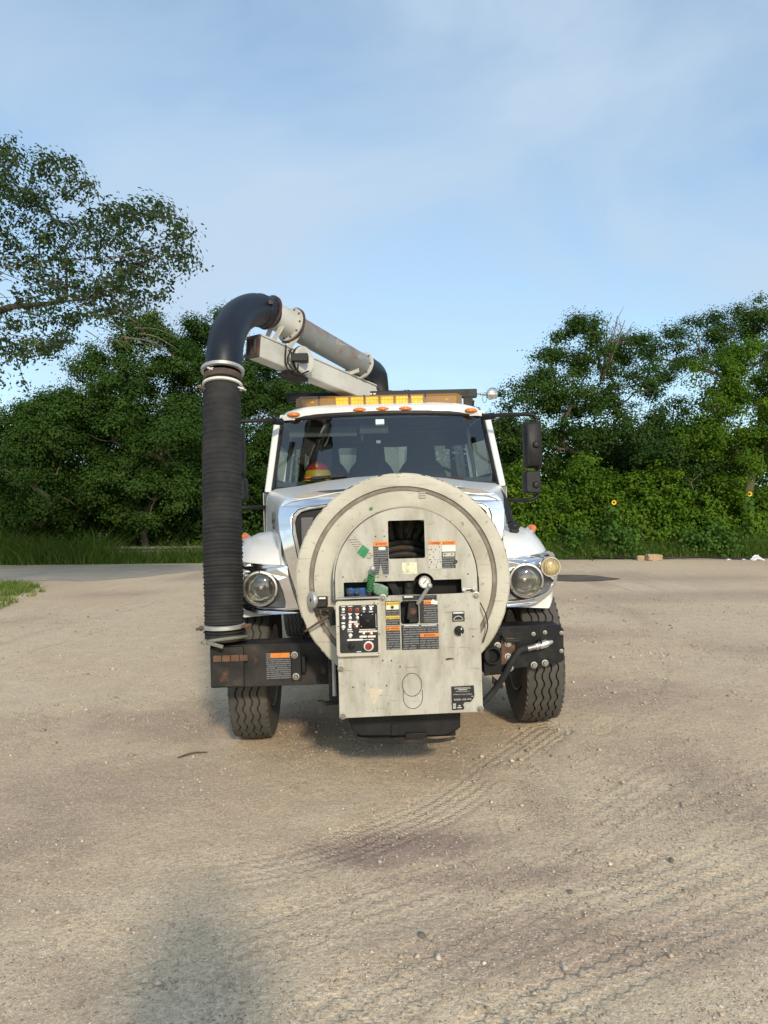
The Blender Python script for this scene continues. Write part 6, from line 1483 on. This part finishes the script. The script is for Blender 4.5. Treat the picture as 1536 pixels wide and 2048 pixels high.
# tanks and body behind the cab (hidden from the front by the cab)
m = MB(); m.tube([(0, 3.7, 1.75), (0, 6.9, 1.75)], .80, 40); m.lathe([(.80, 0), (.7, .1), (.4, .18), (0, .2)], (0, 6.9, 1.75), (0, 1, 0), 40); m.build('debris_tank', 'tank', T, ang=50)
for s in (-1, 1):
    m = MB(); m.box(s * .88 - .22, s * .88 + .22, 2.3, 3.6, .75, 1.75); m.build('water_tank', 'tank', T, bevel=.05, seg=3)
    m = MB(); m.box(s * .95 - .17, s * .95 + .17, 3.7, 6.7, 1.06, 1.35); m.build('side_locker', 'tank', T, bevel=.02)
# ---- ribbed suction hose
hp = spline([L3(445.5, 752, -.435), L3(443.5, 850, -.52), L3(444, 960, -.60), L3(445, 1070, -.67), L3(447, 1170, -.72), L3(449, 1275, -.76)], 90)
ln = [0.0]
for a, b in zip(hp[:-1], hp[1:]): ln.append(ln[-1] + (b - a).length)
zt = ln[-1]; rads = []
for d_ in ln:
    u = d_ / zt; per = .046 - .014 * u; ph = (d_ / per + 0.7 * u * u * 8) % 1.0
    base = .119 + .005 * sin(pi * min(1, u * 1.15)); kk = int(d_ / per + 0.7 * u * u * 8); am = .75 + .5 * abs(sin(kk * 12.9898) * 43758.5453 % 1.0); rib = am * (.0045 * (1 - abs(2 * ph - 1) ** 2.2) + .004 * max(0, 1 - abs(ph - .5) / .12)); base += .0016 * sin(kk * 2.3)
    rads.append(base + (rib if .055 < u < .955 else -.006))
m = MB(); m.tube(hp, rads, 36); hs = m.build('suction_hose', 'hose', T, ang=80)
def ring(px, py, ly, r, h, mat, name, par, tilt=(0, 0, 1), w=.012):
    c = L3(px, py, ly); m = MB(); m.lathe([(r - w, -h / 2), (r, -h / 2 + .004), (r, h / 2 - .004), (r - w, h / 2)], c, tilt, 44); return m.build(name, mat, par)
hd = tuple(hp[0] - hp[60]); ring(445.5, 742, -.43, .146, .030, 'alu', 'clamp_ring', hs, hd, .02); ring(445.5, 757, -.44, .127, .05, 'rustflange', 'steel_cuff', hs, hd); ring(445, 771, -.45, .134, .022, 'labelwhite', 'hose_clamp', hs, hd)
for px, py, mt in ((484, 778, 'steel'), (403, 776, 'rust'), (423, 739, 'alu')):
    c = L3(px, py, -.53); m = MB(); m.tube([c + Vector((-.025, -.02, .01)), c + Vector((.03, -.01, -.012))], .009, 8); m.box(c.x - .016, c.x + .016, c.y - .012, c.y + .012, c.z - .014, c.z + .014); m.build('clamp_bolt', mt, hs, bevel=.003)
ring(448, 1252, -.765, .134, .03, 'alu', 'hose_clamp', hs); ring(449, 1262, -.765, .131, .012, 'dusty_black', 'hose_clamp', hs); ring(450, 1272, -.76, .126, .05, 'dusty_black', 'steel_cuff', hs)
for px, py in ((402, 1257), (493, 1252)): c = L3(px, py, -.82); m = MB(); m.tube([c + Vector((-.03, -.01, -.004)), c + Vector((.03, -.005, .008))], .009, 8); m.ball(c, .016, 8, 6); m.build('clamp_bolt', 'rust', hs)
c = L3(450, 1279, -.76); M['greyring'] = pm('grey_green_latch_ring', (.15, .165, .135), (.24, .225, .19), 9, rough=.6); m = MB(); tl = Vector((-.10, .16, 1)); m.lathe([(.132, -.012), (.148, -.008), (.152, 0), (.148, .008), (.132, .012)], c, tl, 44); m.build('latch_ring', 'greyring', hs)
a, b = L3(410, 1284, -.88), L3(446, 1294, -.92); m = MB(); m.bar(a, b, .016, .022); m.tube([a + Vector((0, -.02, 0)), a + Vector((0, .02, 0))], .017, 10); m.build('latch_handle', 'greyring', hs, bevel=.004)

# hard hats lying on the dashboard
def hat(label, mat, p, k=1.0):
    m = MB(); c = TRUCK_M @ Vector(p); m.lathe([(.145 * k, 0), (.15 * k, .006), (.125 * k, .012), (.122 * k, .05), (.105 * k, .095), (.07 * k, .125), (.03 * k, .138), (0, .14)], (0, 0, 0), (0, 0, 1), 28)
    m.box(-.012, .012, -.10, .10, .118, .142); m.plate([[(-.09, 0), (.09, 0), (.07, .012), (-.07, .012)]], -.19, -.12); o = m.build('hard_hat', mat, None, loc=c, bevel=.003); return tag(o, label, 'hard hat', 'hard hats on the dashboard')
hx, _ = L(636, 950, .78); hat('yellow hard hat behind the windshield on the passenger side of the dashboard', 'hatyellow', (hx, .74, 1.862), .95); hat('red hard hat stacked on the yellow one behind the windshield', 'hatred', (hx, .74, 1.885), .86)

# photographer standing behind the camera; only the shadow falls into the picture
def person():
    o = Vector((0.03, -0.40, 0)); J = {'pelvis': (0, 0, .95), 'spine': (0, 0, 1.18), 'chest': (0, .01, 1.38), 'neck': (0, .02, 1.50), 'head': (0, .05, 1.62), 'top': (0, .04, 1.74)}
    for s, n in ((-1, 'l'), (1, 'r')):
        J.update({'sh' + n: (s * .19, 0, 1.43), 'el' + n: (s * .26, .14, 1.22), 'wr' + n: (s * .12 - .05, .34, 1.45), 'hand' + n: (s * .075 - .07, .39, 1.52), 'hip' + n: (s * .10, 0, .90), 'kn' + n: (s * .12, .02, .50), 'an' + n: (s * .13, -.02, .09), 'toe' + n: (s * .15, .16, .04)})
    names = list(J); E = [('pelvis', 'spine'), ('spine', 'chest'), ('chest', 'neck'), ('neck', 'head'), ('head', 'top')]
    for n in 'lr': E += [('chest', 'sh' + n), ('sh' + n, 'el' + n), ('el' + n, 'wr' + n), ('wr' + n, 'hand' + n), ('pelvis', 'hip' + n), ('hip' + n, 'kn' + n), ('kn' + n, 'an' + n), ('an' + n, 'toe' + n)]
    R = {'pelvis': .15, 'spine': .14, 'chest': .16, 'neck': .06, 'head': .10, 'top': .08, 'sh': .07, 'el': .048, 'wr': .035, 'hand': .045, 'hip': .095, 'kn': .065, 'an': .05, 'toe': .04}
    me = bpy.data.meshes.new('person'); me.from_pydata([J[n] for n in names], [(names.index(a), names.index(b)) for a, b in E], [])
    ob = bpy.data.objects.new('person', me); COL.objects.link(ob); ob.location = o
    sk = ob.modifiers.new('skin', 'SKIN'); sk.use_smooth_shade = True; ob.modifiers.new('sub', 'SUBSURF').levels = 1
    if not me.skin_vertices: me.skin_vertices.new()
    for i, n in enumerate(names):
        r = R.get(n) or R[n[:-1]]; me.skin_vertices[0].data[i].radius = (r, r); me.skin_vertices[0].data[i].use_root = (n == 'pelvis')
    me.materials.append(M['cloth']); tag(ob, 'person in dark work clothes taking the picture, seen only as a shadow', 'person')
person()
